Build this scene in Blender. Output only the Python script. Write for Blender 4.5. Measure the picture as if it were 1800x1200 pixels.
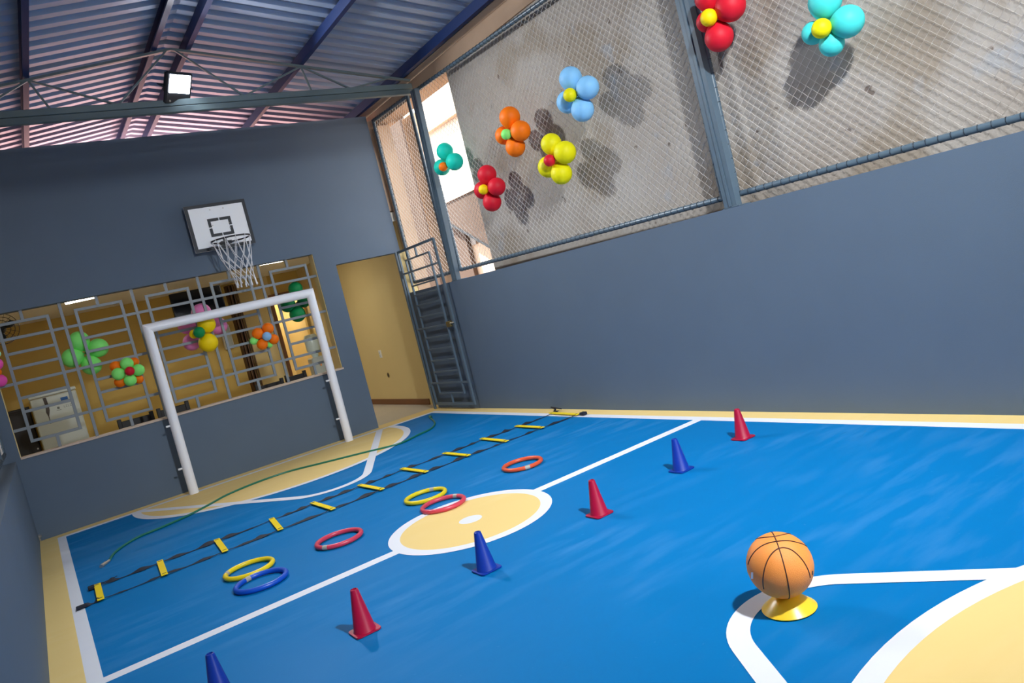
import bpy, math, random
from mathutils import Vector, Matrix, Quaternion
random.seed(7)
for o in list(bpy.data.objects): bpy.data.objects.remove(o, do_unlink=True)
S = bpy.context.scene
COL = S.collection

# ------------------------------------------------------------------ camera
F_PX = 1331.656
YAW, PITCH, ROLL = 0.5656, -0.0755, -0.2430
CAM = Vector((0.2573, -8.9892, 1.3651))
def _axes():
    cy, sy, cp, sp = math.cos(YAW), math.sin(YAW), math.cos(PITCH), math.sin(PITCH)
    f = Vector((sy*cp, cy*cp, sp)); r = Vector((cy, -sy, 0)); u = r.cross(f)
    c, s = math.cos(ROLL), math.sin(ROLL)
    return f, c*r + s*u, -s*r + c*u
FW, RT, UP = _axes()
cam_d = bpy.data.cameras.new('camera'); cam = bpy.data.objects.new('camera', cam_d); COL.objects.link(cam)
cam_d.sensor_width = 36.0; cam_d.lens = F_PX/1800*36.0; cam_d.clip_start = 0.02; cam_d.clip_end = 200
m = Matrix((RT, UP, -FW)).transposed().to_4x4(); m.translation = CAM
cam.matrix_world = m
S.camera = cam

def at(px, py, ax, val):
    """world point on the plane (axis ax = val) seen at a pixel of the 1800x1200 photograph"""
    d = FW + RT*((px-900)/F_PX) - UP*((py-600)/F_PX)
    t = (val - CAM[ax])/d[ax]
    return CAM + d*t
def mpp(P):   # metres per pixel at a world point
    return (Vector(P)-CAM).dot(FW)/F_PX

# ------------------------------------------------------------------ world, sun, exposure
w = bpy.data.worlds.new('world'); S.world = w; w.use_nodes = True
bg = w.node_tree.nodes['Background']; bg.inputs[0].default_value = (0.86, 0.93, 1.0, 1); bg.inputs[1].default_value = 4.0
sun_d = bpy.data.lights.new('sun', 'SUN'); sun_d.energy = 24.0; sun_d.angle = 0.01; sun_d.color = (1.0, 0.95, 0.86)
sun = bpy.data.objects.new('sun', sun_d); COL.objects.link(sun)
sun.rotation_euler = Vector((-0.28, 0.56, 0.78)).to_track_quat('Z', 'Y').to_euler()
sun.location = (-3, 3, 12)
S.view_settings.view_transform = 'Standard'; S.view_settings.look = 'None'
S.view_settings.exposure = 0.0; S.view_settings.gamma = 1.0; S.view_settings.use_curve_mapping = False
FLOOD_BACK_W, FLOOD_FRONT_W = 74.0, 130.0

# ------------------------------------------------------------------ materials
def lin(c):
    return tuple((v/12.92 if v <= 0.04045 else ((v+0.055)/1.055)**2.4) for v in (x/255 for x in c))
MATS = {}
def mat(name, rgb, rough=0.5, metal=0.0, var=0.0, scale=8.0, bump=0.0, bscale=120.0, spec=0.5, emit=0.0, emit_rgb=None, sss=0.0, coat=0.0):
    if name in MATS: return MATS[name]
    m = bpy.data.materials.new(name); m.use_nodes = True; nt = m.node_tree; b = nt.nodes['Principled BSDF']
    c = lin(rgb)
    b.inputs['Base Color'].default_value = (*c, 1); b.inputs['Roughness'].default_value = rough
    b.inputs['Metallic'].default_value = metal; b.inputs['Specular IOR Level'].default_value = spec
    if sss: b.inputs['Subsurface Weight'].default_value = sss; b.inputs['Subsurface Radius'].default_value = (0.03, 0.03, 0.03)
    if coat: b.inputs['Coat Weight'].default_value = coat; b.inputs['Coat Roughness'].default_value = 0.15
    if emit:
        b.inputs['Emission Color'].default_value = (*(lin(emit_rgb) if emit_rgb else c), 1); b.inputs['Emission Strength'].default_value = emit
    if var:
        tc = nt.nodes.new('ShaderNodeTexCoord'); n = nt.nodes.new('ShaderNodeTexNoise'); n.inputs['Scale'].default_value = scale; n.inputs['Detail'].default_value = 6
        mx = nt.nodes.new('ShaderNodeMix'); mx.data_type = 'RGBA'
        mx.inputs[6].default_value = (*[v*(1-var) for v in c], 1); mx.inputs[7].default_value = (*[min(1, v*(1+var)) for v in c], 1)
        nt.links.new(tc.outputs['Object'], n.inputs['Vector']); nt.links.new(n.outputs['Fac'], mx.inputs[0]); nt.links.new(mx.outputs[2], b.inputs['Base Color'])
    if bump:
        tc = nt.nodes.new('ShaderNodeTexCoord'); n = nt.nodes.new('ShaderNodeTexNoise'); n.inputs['Scale'].default_value = bscale; n.inputs['Detail'].default_value = 4
        bp = nt.nodes.new('ShaderNodeBump'); bp.inputs['Strength'].default_value = bump; bp.inputs['Distance'].default_value = 0.01
        nt.links.new(tc.outputs['Object'], n.inputs['Vector']); nt.links.new(n.outputs['Fac'], bp.inputs['Height']); nt.links.new(bp.outputs['Normal'], b.inputs['Normal'])
    MATS[name] = m
    return m

def floor_paint(name, rgb, scuff_rgb, amount):
    """court paint: satin, with pale rubbed scuffs and fine dust"""
    m = bpy.data.materials.new(name); m.use_nodes = True; nt = m.node_tree; N = nt.nodes; L = nt.links; b = N['Principled BSDF']
    tc = N.new('ShaderNodeTexCoord')
    def noise(sc, det, mapscale, rot=0.0):
        mp = N.new('ShaderNodeMapping'); mp.inputs['Scale'].default_value = mapscale; mp.inputs['Rotation'].default_value = (0, 0, rot)
        n = N.new('ShaderNodeTexNoise'); n.inputs['Scale'].default_value = sc; n.inputs['Detail'].default_value = det
        L.new(tc.outputs['Object'], mp.inputs['Vector']); L.new(mp.outputs['Vector'], n.inputs['Vector']); return n.outputs['Fac']
    def ramp(src, a, c):
        r = N.new('ShaderNodeMapRange'); r.inputs[1].default_value = a; r.inputs[2].default_value = c; L.new(src, r.inputs[0]); return r.outputs[0]
    def mth(op, a, c):
        x = N.new('ShaderNodeMath'); x.operation = op; L.new(a, x.inputs[0])
        if isinstance(c, (int, float)): x.inputs[1].default_value = c
        else: L.new(c, x.inputs[1])
        return x.outputs[0]
    big = ramp(noise(0.9, 3, (1, 1, 1)), 0.42, 0.68)
    streak = ramp(noise(3.5, 8, (0.6, 2.6, 1), 0.9), 0.46, 0.75)
    spots = ramp(noise(38, 2, (1, 1, 1)), 0.70, 0.76)
    k = mth('MULTIPLY', mth('MULTIPLY', big, streak), amount)
    k2 = mth('MAXIMUM', k, mth('MULTIPLY', spots, amount*0.35))
    mx = N.new('ShaderNodeMix'); mx.data_type = 'RGBA'; mx.inputs[6].default_value = (*lin(rgb), 1); mx.inputs[7].default_value = (*lin(scuff_rgb), 1)
    L.new(k2, mx.inputs[0]); L.new(mx.outputs[2], b.inputs['Base Color'])
    rr = N.new('ShaderNodeMapRange'); b.inputs['Specular IOR Level'].default_value = 0.09; rr.inputs[3].default_value = 0.5; rr.inputs[4].default_value = 0.7; L.new(big, rr.inputs[0]); L.new(rr.outputs[0], b.inputs['Roughness'])
    nb = N.new('ShaderNodeTexNoise'); nb.inputs['Scale'].default_value = 220; L.new(tc.outputs['Object'], nb.inputs['Vector'])
    bp = N.new('ShaderNodeBump'); bp.inputs['Strength'].default_value = 0.06; bp.inputs['Distance'].default_value = 0.003
    L.new(nb.outputs['Fac'], bp.inputs['Height']); L.new(bp.outputs['Normal'], b.inputs['Normal'])
    MATS[name] = m; return m

def plaster_wall(name):
    """pale rough plaster with brown bare patches, grey filler smears and small dark chips"""
    m = bpy.data.materials.new(name); m.use_nodes = True; nt = m.node_tree; N = nt.nodes; L = nt.links; b = N['Principled BSDF']
    b.inputs['Roughness'].default_value = 0.9
    tc = N.new('ShaderNodeTexCoord')
    def layer(prev, rgb, sc, a, c, off, amt, det=6):
        mp = N.new('ShaderNodeMapping'); mp.inputs['Location'].default_value = (off, off*0.7, off*1.3)
        n = N.new('ShaderNodeTexNoise'); n.inputs['Scale'].default_value = sc; n.inputs['Detail'].default_value = det
        L.new(tc.outputs['Object'], mp.inputs['Vector']); L.new(mp.outputs['Vector'], n.inputs['Vector'])
        r = N.new('ShaderNodeMapRange'); r.inputs[1].default_value = a; r.inputs[2].default_value = c; r.inputs[4].default_value = amt
        L.new(n.outputs['Fac'], r.inputs[0])
        mx = N.new('ShaderNodeMix'); mx.data_type = 'RGBA'; mx.inputs[7].default_value = (*lin(rgb), 1)
        if prev is None: mx.inputs[6].default_value = (*lin((174, 167, 159)), 1)
        else: L.new(prev, mx.inputs[6])
        L.new(r.outputs[0], mx.inputs[0]); return mx.outputs[2]
    c = layer(None, (162, 152, 142), 1.3, 0.40, 0.65, 0.0, 1.0)
    c = layer(c, (140, 124, 104), 1.5, 0.54, 0.64, 11.0, 0.6)
    c = layer(c, (158, 164, 172), 3.1, 0.63, 0.69, 23.0, 0.5)
    c = layer(c, (95, 80, 72), 9.0, 0.71, 0.74, 31.0, 0.8, 2)
    L.new(c, b.inputs['Base Color'])
    nb = N.new('ShaderNodeTexNoise'); nb.inputs['Scale'].default_value = 60; nb.inputs['Detail'].default_value = 5; L.new(tc.outputs['Object'], nb.inputs['Vector'])
    bp = N.new('ShaderNodeBump'); bp.inputs['Strength'].default_value = 0.5; bp.inputs['Distance'].default_value = 0.01
    L.new(nb.outputs['Fac'], bp.inputs['Height']); L.new(bp.outputs['Normal'], b.inputs['Normal'])
    MATS[name] = m; return m

M_BLUE = floor_paint('court_blue', (0, 113, 178), (92, 150, 205), 0.42)
M_YEL = floor_paint('court_yellow', (236, 206, 136), (240, 218, 165), 0.5)
M_LINE = floor_paint('court_white', (226, 228, 236), (214, 218, 228), 0.4)
M_WALL = mat('grey_wall_paint', (87, 103, 121), 0.7, var=0.05, scale=3, bump=0.12, bscale=260)
M_PLASTER = plaster_wall('old_plaster')
M_ROOF = mat('roof_sheet', (142, 158, 184), 0.48, metal=0.22, var=0.06, scale=2)
M_PURLIN = mat('blue_steel', (4, 38, 90), 0.55, var=0.08, scale=6, spec=0.2)
M_STEEL = mat('grey_steel', (92, 108, 112), 0.45, var=0.06, scale=10)
M_FENCE = mat('fence_steel', (84, 102, 116), 0.35, var=0.06, scale=12)
M_GRILLE = mat('grille_paint', (124, 132, 138), 0.45, var=0.05, scale=14)
M_GATE = mat('gate_paint', (86, 104, 118), 0.45, var=0.06, scale=14)
M_WIRE = mat('galvanised_wire', (224, 220, 214), 0.5)
M_TIE = mat('tie_wire', (58, 66, 74), 0.5, metal=0.4)
M_WHITE = mat('white_enamel', (244, 245, 250), 0.35, var=0.03, scale=10)
M_BOARD = mat('board_white', (246, 249, 252), 0.45, var=0.02, scale=5)
M_BLACK = mat('black_paint', (30, 35, 42), 0.5, var=0.05)
M_RIM = mat('rim_metal', (60, 60, 62), 0.4, metal=0.5)
M_ROPE = mat('net_cord', (226, 226, 230), 0.8)
M_RUNG = mat('ladder_yellow', (255, 220, 0), 0.4, var=0.04, scale=20)
M_STRAP = mat('strap_black', (14, 20, 38), 0.7)
M_SLOT = mat('slot_dark', (40, 36, 20), 0.7)
M_CONE_R = mat('cone_red', (166, 6, 54), 0.38, var=0.05, scale=20)
M_CONE_B = mat('cone_blue', (6, 50, 150), 0.38, var=0.05, scale=20)
M_HOSE = mat('hose_green', (22, 112, 88), 0.35)
M_CHROME = mat('hose_fitting', (190, 185, 178), 0.3, metal=0.8)
M_BALL = mat('basketball_rubber', (250, 154, 70), 0.48, var=0.05, scale=14, bump=0.25, bscale=420)
M_SEAM = mat('ball_seam', (70, 32, 26), 0.6)
M_DISC = mat('disc_yellow', (255, 206, 48), 0.3, sss=0.1)
M_MUSTARD = mat('mustard_wall', (204, 172, 92), 0.7, var=0.04, scale=3, bump=0.08)
M_CREAMY = mat('yellow_wall', (222, 200, 142), 0.7, var=0.03, scale=3, bump=0.08)
M_CEIL = mat('ceiling_white', (236, 232, 222), 0.8)
M_TILE = mat('pale_floor_tile', (190, 182, 168), 0.35, var=0.08, scale=4)
M_SKIRT = mat('brown_skirting', (120, 76, 44), 0.5)
M_SILL = mat('stone_sill', (196, 176, 160), 0.5, var=0.12, scale=40)
M_FRIDGE = mat('fridge_white', (182, 192, 192), 0.35)
M_DWOOD = mat('dark_wood', (16, 10, 8), 0.5, var=0.2, scale=10)
M_FOLD = mat('partition_brown', (96, 66, 38), 0.6, var=0.2, scale=12)
M_TV = mat('tv_black', (14, 16, 24), 0.2)
M_DOORWOOD = mat('door_wood', (186, 116, 32), 0.45, var=0.1, scale=6)
M_FARWALL = mat('pale_building', (236, 222, 204), 0.8, var=0.04, scale=2)
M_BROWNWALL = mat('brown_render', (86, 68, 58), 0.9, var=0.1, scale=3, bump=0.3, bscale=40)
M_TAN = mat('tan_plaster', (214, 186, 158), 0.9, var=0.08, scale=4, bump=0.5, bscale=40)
M_CONC = mat('concrete_beam', (176, 148, 124), 0.9, var=0.14, scale=3, bump=0.3, bscale=30)
M_GUTTER = mat('gutter_zinc', (150, 142, 136), 0.45, metal=0.4, var=0.1, scale=3)
M_TERRA = mat('terracotta_roof', (246, 186, 180), 0.85, var=0.1, scale=6)
M_LAMP = mat('flood_black', (30, 34, 40), 0.5)
M_LENS = mat('flood_lens', (255, 255, 255), 0.3, emit=40.0, emit_rgb=(236, 244, 255))
M_TUBE = mat('tube_lamp', (255, 255, 255), 0.4, emit=30.0, emit_rgb=(255, 246, 226))
M_PLASTIC = mat('white_plastic', (232, 230, 222), 0.4)
M_STICK = mat('blue_sticker', (20, 86, 160), 0.4)
M_INK = mat('grey_print', (96, 100, 100), 0.5)
M_TAPE = mat('silver_tape', (170, 164, 152), 0.45)
BAL = {k: mat('balloon_'+k, v, 0.55, sss=0.12, spec=0.3) for k, v in dict(
    red=(212, 22, 46), yellow=(246, 212, 0), orange=(255, 122, 4), green=(142, 246, 124), light_blue=(136, 198, 244), turquoise=(70, 208, 206),
    teal=(16, 212, 188), pink=(240, 138, 196), hot_pink=(240, 84, 176), dark_green=(0, 134, 72), pale_blue=(142, 190, 236), lime=(232, 224, 0), mint=(160, 226, 190)).items()}

# ------------------------------------------------------------------ mesh helpers
class MB:
    def __init__(s): s.v = []; s.f = []
    def add(s, vs, fs):
        o = len(s.v); s.v += [tuple(x) for x in vs]; s.f += [tuple(i+o for i in f) for f in fs]; return s
    def box(s, a, b):
        x0, y0, z0 = a; x1, y1, z1 = b
        return s.add([(x0,y0,z0),(x1,y0,z0),(x1,y1,z0),(x0,y1,z0),(x0,y0,z1),(x1,y0,z1),(x1,y1,z1),(x0,y1,z1)],
                     [(0,3,2,1),(4,5,6,7),(0,1,5,4),(1,2,6,5),(2,3,7,6),(3,0,4,7)])
    def bbox(s, a, b, bev=0.006):
        """box with chamfered edges"""
        lo = Vector(a); hi = Vector(b); bev = min(bev, *( (hi[i]-lo[i])*0.45 for i in range(3)))
        vs = []; idx = {}
        for sx in (0, 1):
            for sy in (0, 1):
                for sz in (0, 1):
                    c = [hi[0] if sx else lo[0], hi[1] if sy else lo[1], hi[2] if sz else lo[2]]
                    d = [-bev if q else bev for q in (sx, sy, sz)]
                    for ax in range(3):
                        p = [c[i] + (0 if i == ax else d[i]) for i in range(3)]
                        idx[(sx, sy, sz, ax)] = len(vs); vs.append(p)
        fs = []
        for ax in range(3):
            o1, o2 = [(1, 2), (2, 0), (0, 1)][ax]
            for sd in (0, 1):
                def key(p, q):
                    k = [0, 0, 0]; k[ax] = sd; k[o1] = p; k[o2] = q; return idx[(*k, ax)]
                q = [key(0,0), key(1,0), key(1,1), key(0,1)]
                fs.append(tuple(q if sd else q[::-1]))
            for p in (0, 1):
                for q in (0, 1):
                    k0 = [0,0,0]; k1 = [0,0,0]; k0[o1]=k1[o1]=p; k0[o2]=k1[o2]=q; k0[ax]=0; k1[ax]=1
                    e = [idx[(*k0, o1)], idx[(*k1, o1)], idx[(*k1, o2)], idx[(*k0, o2)]]
                    fs.append(tuple(e if (p ^ q) else e[::-1]))
        for sx in (0, 1):
            for sy in (0, 1):
                for sz in (0, 1):
                    t = [idx[(sx,sy,sz,i)] for i in range(3)]
                    fs.append(tuple(t if (sx+sy+sz) % 2 else t[::-1]))
        return s.add(vs, fs)
    def tube(s, pts, r, n=10, cap=True, closed=False):
        pts = [Vector(p) for p in pts]; k = len(pts)
        rr = r if isinstance(r, (list, tuple)) else [r]*k
        up = None; rings = []
        for i in range(k):
            if closed: d = (pts[(i+1) % k]-pts[i-1])
            else: d = pts[min(i+1, k-1)]-pts[max(i-1, 0)]
            d.normalize()
            if up is None: up = Vector((0,0,1)) if abs(d.z) < 0.9 else Vector((1,0,0))
            a = d.cross(up)
            if a.length < 1e-5: a = d.orthogonal()
            a.normalize(); up = a.cross(d).normalized()
            rings.append([pts[i] + (a*math.cos(2*math.pi*j/n) + up*math.sin(2*math.pi*j/n))*rr[i] for j in range(n)])
        vs = [v for R in rings for v in R]; fs = []
        for i in range(k if closed else k-1):
            i2 = (i+1) % k
            for j in range(n): fs.append((i*n+j, i*n+(j+1) % n, i2*n+(j+1) % n, i2*n+j))
        if cap and not closed: fs += [tuple(range(n))[::-1], tuple((k-1)*n+j for j in range(n))]
        return s.add(vs, fs)
    def bar(s, a, b, wdt, hgt, up=(0,0,1)):
        a = Vector(a); b = Vector(b); d = (b-a).normalized(); u = Vector(up); x = d.cross(u)
        if x.length < 1e-4: x = d.orthogonal()
        x.normalize(); u = x.cross(d).normalized()
        c = [x*sx*wdt/2 + u*su*hgt/2 for sx, su in ((-1,-1),(1,-1),(1,1),(-1,1))]
        return s.add([a+q for q in c]+[b+q for q in c], [(0,3,2,1)[::-1],(4,5,6,7)[::-1],(0,1,5,4),(1,2,6,5),(2,3,7,6),(3,0,4,7)])
    def lathe(s, prof, c, n=24, cap0=True, cap1=True):
        c = Vector(c); vs = []; fs = []
        for r, z in prof: vs += [c+Vector((r*math.cos(2*math.pi*j/n), r*math.sin(2*math.pi*j/n), z)) for j in range(n)]
        for i in range(len(prof)-1):
            for j in range(n): fs.append((i*n+j, i*n+(j+1) % n, (i+1)*n+(j+1) % n, (i+1)*n+j))
        if cap0: fs.append(tuple(range(n))[::-1])
        if cap1: fs.append(tuple((len(prof)-1)*n+j for j in range(n)))
        return s.add(vs, fs)
    def prism(s, poly, ax, a, b):
        """extrude a polygon of 2-D points (the other two axes in order) along axis ax from a to b"""
        oth = [i for i in range(3) if i != ax]; n = len(poly); vs = []
        for val in (a, b):
            for p in poly:
                q = [0,0,0]; q[ax] = val; q[oth[0]] = p[0]; q[oth[1]] = p[1]; vs.append(q)
        return s.add(vs, [tuple(range(n))[::-1], tuple(range(n, 2*n))] + [(i, (i+1) % n, n+(i+1) % n, n+i) for i in range(n)])
    def mesh(s, name, mt, smooth=False):
        me = bpy.data.meshes.new(name); me.from_pydata(s.v, [], s.f); me.validate()
        import bmesh
        bm = bmesh.new(); bm.from_mesh(me); bmesh.ops.recalc_face_normals(bm, faces=bm.faces[:]); bm.to_mesh(me); bm.free()
        if mt: me.materials.append(mt)
        if smooth:
            me.polygons.foreach_set('use_smooth', [True]*len(me.polygons))
            if hasattr(me, 'set_sharp_from_angle'): me.set_sharp_from_angle(angle=math.radians(40))
        return me
ORG = {}
def put(name, me, parent=None, loc=(0,0,0), quat=None):
    """link a mesh whose origin sits at world point loc"""
    o = bpy.data.objects.new(name, me); COL.objects.link(o); ORG[o] = Vector(loc)
    if parent: o.parent = parent; o.location = Vector(loc)-ORG[parent]
    else: o.location = loc
    if quat: o.rotation_mode = 'QUATERNION'; o.rotation_quaternion = quat
    return o
def build(name, mb, mt, parent=None, smooth=False, org=None):
    """mesh given in world coordinates"""
    org = Vector(org) if org is not None else (ORG[parent] if parent else Vector((0,0,0)))
    mb.v = [tuple(Vector(v)-org) for v in mb.v]
    return put(name, mb.mesh(name, mt, smooth), parent, org)
def thing(name, label, cat, loc, group=None):
    o = bpy.data.objects.new(name, None); COL.objects.link(o); o.empty_display_size = 0.1; o.location = loc; ORG[o] = Vector(loc)
    return tag(o, label, cat, group)
def tag(o, label, cat, group=None):
    o['label'] = label; o['category'] = cat
    if group: o['group'] = group
    return o
def struct(o, label=None, cat=None):
    o['kind'] = 'structure'
    if label: o['label'] = label
    if cat: o['category'] = cat
    return o

# ------------------------------------------------------------------ room dimensions (metres)
W = 4.605            # inner width, x = 0 left wall .. W right wall; y = 0 back wall, negative towards the camera
YF = -11.6           # front wall behind the camera
ZT = 3.875           # top of the back wall
WX0, WX1, WZ0, WZ1 = 0.045, 3.475, 0.853, 2.28    # window opening
DX0, DH = 3.729, 2.1                              # doorway
TH = 0.15
def wtop(y): return 1.554 + 0.0095*y              # top of the right low wall falls slightly towards the camera

# floor ---------------------------------------------------------------
floor = struct(build('floor', MB().box((-0.15, YF, -0.12), (W+0.14, 0.0, 0.0)), M_BLUE), 'blue painted concrete court floor with pale scuffs', 'floor')
zz = [0.0]
def paint(name, polys, mt, lift, holes=None):
    mb = MB()
    for p in polys: mb.prism(p, 2, 0.0002, lift)
    return build(name, mb, mt, floor)
LX0, LX1 = 0.150, 0.222; RX0, RX1 = 4.372, 4.455; BY0, BY1 = -0.165, -0.245; HY = -4.812; MX = 2.297
NY = -9.37
rect = lambda x0, y0, x1, y1: [(x0,y0),(x1,y0),(x1,y1),(x0,y1)]
paint('yellow_border', [rect(0,0,LX0,YF)], M_YEL, 0.0010)
paint('yellow_border', [rect(RX1,0,W,YF)], M_YEL, 0.0010)
paint('yellow_border', [rect(LX0,0,RX1,BY0)], M_YEL, 0.0010)
paint('white_side_line', [rect(LX0,BY0,LX1,NY)], M_LINE, 0.0014)
paint('white_side_line', [rect(RX0,BY0,RX1,NY)], M_LINE, 0.0014)
paint('white_goal_line', [rect(LX1,BY0,RX0,BY1)], M_LINE, 0.0014)
paint('white_goal_line', [rect(LX1,NY,RX0,NY+0.08)], M_LINE, 0.0014)
paint('white_halfway_line', [rect(LX1,HY+0.041,RX0,HY-0.041)], M_LINE, 0.0014)
def ring_polys(cx, cy, r0, r1, a0, a1, n):
    out = []
    for i in range(n):
        t0 = a0+(a1-a0)*i/n; t1 = a0+(a1-a0)*(i+1)/n
        out.append([(cx+r0*math.cos(t0), cy+r0*math.sin(t0)), (cx+r1*math.cos(t0), cy+r1*math.sin(t0)), (cx+r1*math.cos(t1), cy+r1*math.sin(t1)), (cx+r0*math.cos(t1), cy+r0*math.sin(t1))])
    return out
def ring_flat(name, cx, cy, r0, r1, a0, a1, n, mt, lift, ends=False):
    mb = MB(); vs = []; fs = []
    for i in range(n+1):
        t = a0+(a1-a0)*i/n
        for r in (r0, r1): vs.append((cx+r*math.cos(t), cy+r*math.sin(t), lift))
    for i in range(n): fs.append((2*i, 2*i+1, 2*i+3, 2*i+2))
    mb.add(vs, fs); return build(name, mb, mt, floor)
def disc_poly(cx, cy, r, a0, a1, n): return [(cx+r*math.cos(a0+(a1-a0)*i/n), cy+r*math.sin(a0+(a1-a0)*i/n)) for i in range(n)]
TAU = 2*math.pi
paint('centre_circle_yellow', [disc_poly(MX, HY, 0.452, 0, TAU, 72)], M_YEL, 0.0017)
ring_flat('centre_circle_line', MX, HY, 0.448, 0.522, 0, TAU, 72, M_LINE, 0.0020)
paint('centre_spot', [disc_poly(MX, HY, 0.074, 0, TAU, 32)], M_LINE, 0.0020)
# goal areas: yellow half discs with white edge
DCX, DCY, DR = 2.33, -0.37, 1.51
pts = [(DCX+1.44, BY1), (DCX-1.44, BY1)] + disc_poly(DCX, DCY, DR-0.07, math.pi, TAU, 48) + [(DCX+DR-0.07, DCY)]
paint('goal_area_yellow', [pts], M_YEL, 0.0017)
ring_flat('goal_area_line', DCX, DCY, DR-0.08, DR, math.pi-0.085, TAU+0.085, 64, M_LINE, 0.0020)
NCX, NCY, NR = 2.30, -9.07, 1.505
pts = [(NCX-1.44, NY+0.08), (NCX+1.44, NY+0.08)] + disc_poly(NCX, NCY, NR-0.07, 0, math.pi, 48) + [(NCX-NR+0.07, NCY)]
paint('goal_area_yellow', [pts], M_YEL, 0.0017)
ring_flat('goal_area_line', NCX, NCY, NR-0.08, NR, -0.14, math.pi+0.14, 64, M_LINE, 0.0020)
# tapered basketball keys
def key_line(cx, cy, R, half_angle, sgn, yend, wdt=0.082):
    """rounded end of the key plus its two straight sides; sgn +1 sides run to +y"""
    path = []
    n = 24
    for i in range(n+1):
        t = -half_angle + (2*half_angle)*i/n
        path.append((cx+R*math.sin(t), cy-sgn*R*math.cos(t)))
    def leg(i):
        x, y = path[i]; t = (-half_angle if i == 0 else half_angle)
        # tangent direction away from the arc
        dx = math.cos(t)*(1 if i else -1); dy = sgn*math.sin(t)*(1 if i else -1)
        k = (yend-y)/dy; return (x+dx*k, yend)
    path = [leg(0)] + path + [leg(-1)]
    mb = MB(); vs = []; fs = []
    for i, (x, y) in enumerate(path):
        x0, y0 = path[max(i-1,0)]; x1, y1 = path[min(i+1,len(path)-1)]; d = math.hypot(x1-x0, y1-y0); nx, ny = -(y1-y0)/d, (x1-x0)/d
        vs += [(x+nx*wdt/2, y+ny*wdt/2, 0.0023), (x-nx*wdt/2, y-ny*wdt/2, 0.0023)]
    for i in range(len(path)-1): fs.append((2*i, 2*i+1, 2*i+3, 2*i+2))
    mb.add(vs, fs); return build('key_line', mb, M_LINE, floor)
key_line(2.27, -2.20, 0.37, math.radians(64), 1, BY1)
key_line(2.265, -7.375, 0.325, math.radians(60), -1, NY+0.08)

# back wall with window and doorway -----------------------------------
XL = -1.0
mb = MB()
mb.box((XL, 0, 0), (WX0, TH, ZT)); mb.box((WX0, 0, 0), (WX1, TH, WZ0-0.02)); mb.box((WX0, 0, WZ1), (WX1, TH, ZT)); mb.box((WX1, 0, 0), (DX0, TH, ZT))
mb.box((DX0, 0, DH), (W+0.02, TH, ZT))
struct(build('wall_back', mb, M_WALL), 'grey painted end wall with window and doorway', 'wall')
# window_1: stone sill and cream reveal
win = build('window_1', MB().bbox((WX0, -0.012, WZ0-0.022), (WX1+0.01, TH, WZ0), 0.003), M_SILL, org=(1.7, 0, WZ0)); struct(win, 'long window opening with stone sill', 'window')
build('reveal', MB().box((WX1-0.006, 0.012, WZ0), (WX1, TH, WZ1)), M_CREAMY, win)
build('reveal', MB().box((WX0, 0.012, WZ0), (WX0+0.006, TH, WZ1)), M_CREAMY, win)
# door_1: cream lining of the doorway
dr = build('door_1', MB().box((W, 0.004, 0), (W+0.14, TH, DH)), M_CREAMY, org=(4.2, 0, 0)); struct(dr, 'doorway with cream painted jamb', 'doorway')
build('threshold', MB().box((DX0, 0.0, -0.06), (W, TH, 0.0004)), M_YEL, dr)
# right low wall
mb = MB(); y0, y1 = YF, 0.0
mb.add([(W,y0,0),(W+0.14,y0,0),(W+0.14,y1,0),(W,y1,0),(W,y0,wtop(y0)),(W+0.14,y0,wtop(y0)),(W+0.14,y1,wtop(y1)),(W,y1,wtop(y1))],
       [(0,3,2,1),(4,5,6,7),(0,1,5,4),(1,2,6,5),(2,3,7,6),(3,0,4,7)])
struct(build('wall_right', mb, M_WALL), 'low grey painted side wall below the chain-link fence', 'wall')
struct(build('wall_left', MB().box((-0.15, YF, 0), (0, 0, 0.828)), M_WALL), 'low grey painted wall at the left edge', 'wall')
struct(build('wall_front', MB().box((-1.0, YF-0.15, 0), (2.7, YF, 4.6)).box((2.7, YF-0.15, 3.3), (W+0.24, YF, 4.6)), M_WALL), 'grey wall behind the viewpoint with gateway added to let daylight in', 'wall')  # unseen opening on the right added as a soft daylight source

# roof ------------------------------------------------------------------
RX, RZ, SL = 2.19, 4.47, 0.18
def zr(x): return RZ - SL*abs(x-RX)
YR0, YR1 = YF-0.2, 2.35
XE0, XE1 = -0.28, 4.70
prof = []; y = YR1; P = 0.195
while y > YR0:
    prof += [(y, 0.0), (y-0.078, 0.0), (y-0.103, 0.036), (y-0.170, 0.036)]; y -= P
roof = thing('ceiling', 'corrugated metal gable roof seen from below', 'roof', (RX, -4.0, RZ)); roof['kind'] = 'structure'
for xa, xb in ((XE0, RX), (RX, XE1)):
    mb = MB(); vs = []; fs = []
    for i, (yy, h) in enumerate(prof): vs += [(xa, yy, zr(xa)+h), (xb, yy, zr(xb)+h)]
    for i in range(len(prof)-1): fs.append((2*i, 2*i+1, 2*i+3, 2*i+2))
    n0 = len(vs); vs += [(a, b, c+0.0012) for a, b, c in vs]; fs += [tuple(n0+q for q in f[::-1]) for f in fs]
    build('roof_sheet', mb.add(vs, fs), M_ROOF, roof)
mb = MB(); 
for sg in (-1, 1):
    mb.add([(RX, YR0, RZ+0.06), (RX, YR1, RZ+0.06), (RX+sg*0.22, YR1, zr(RX+0.22)+0.05), (RX+sg*0.22, YR0, zr(RX+0.22)+0.05)], [(0,1,2,3)])
build('ridge_cap', mb, M_ROOF, roof)
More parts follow.
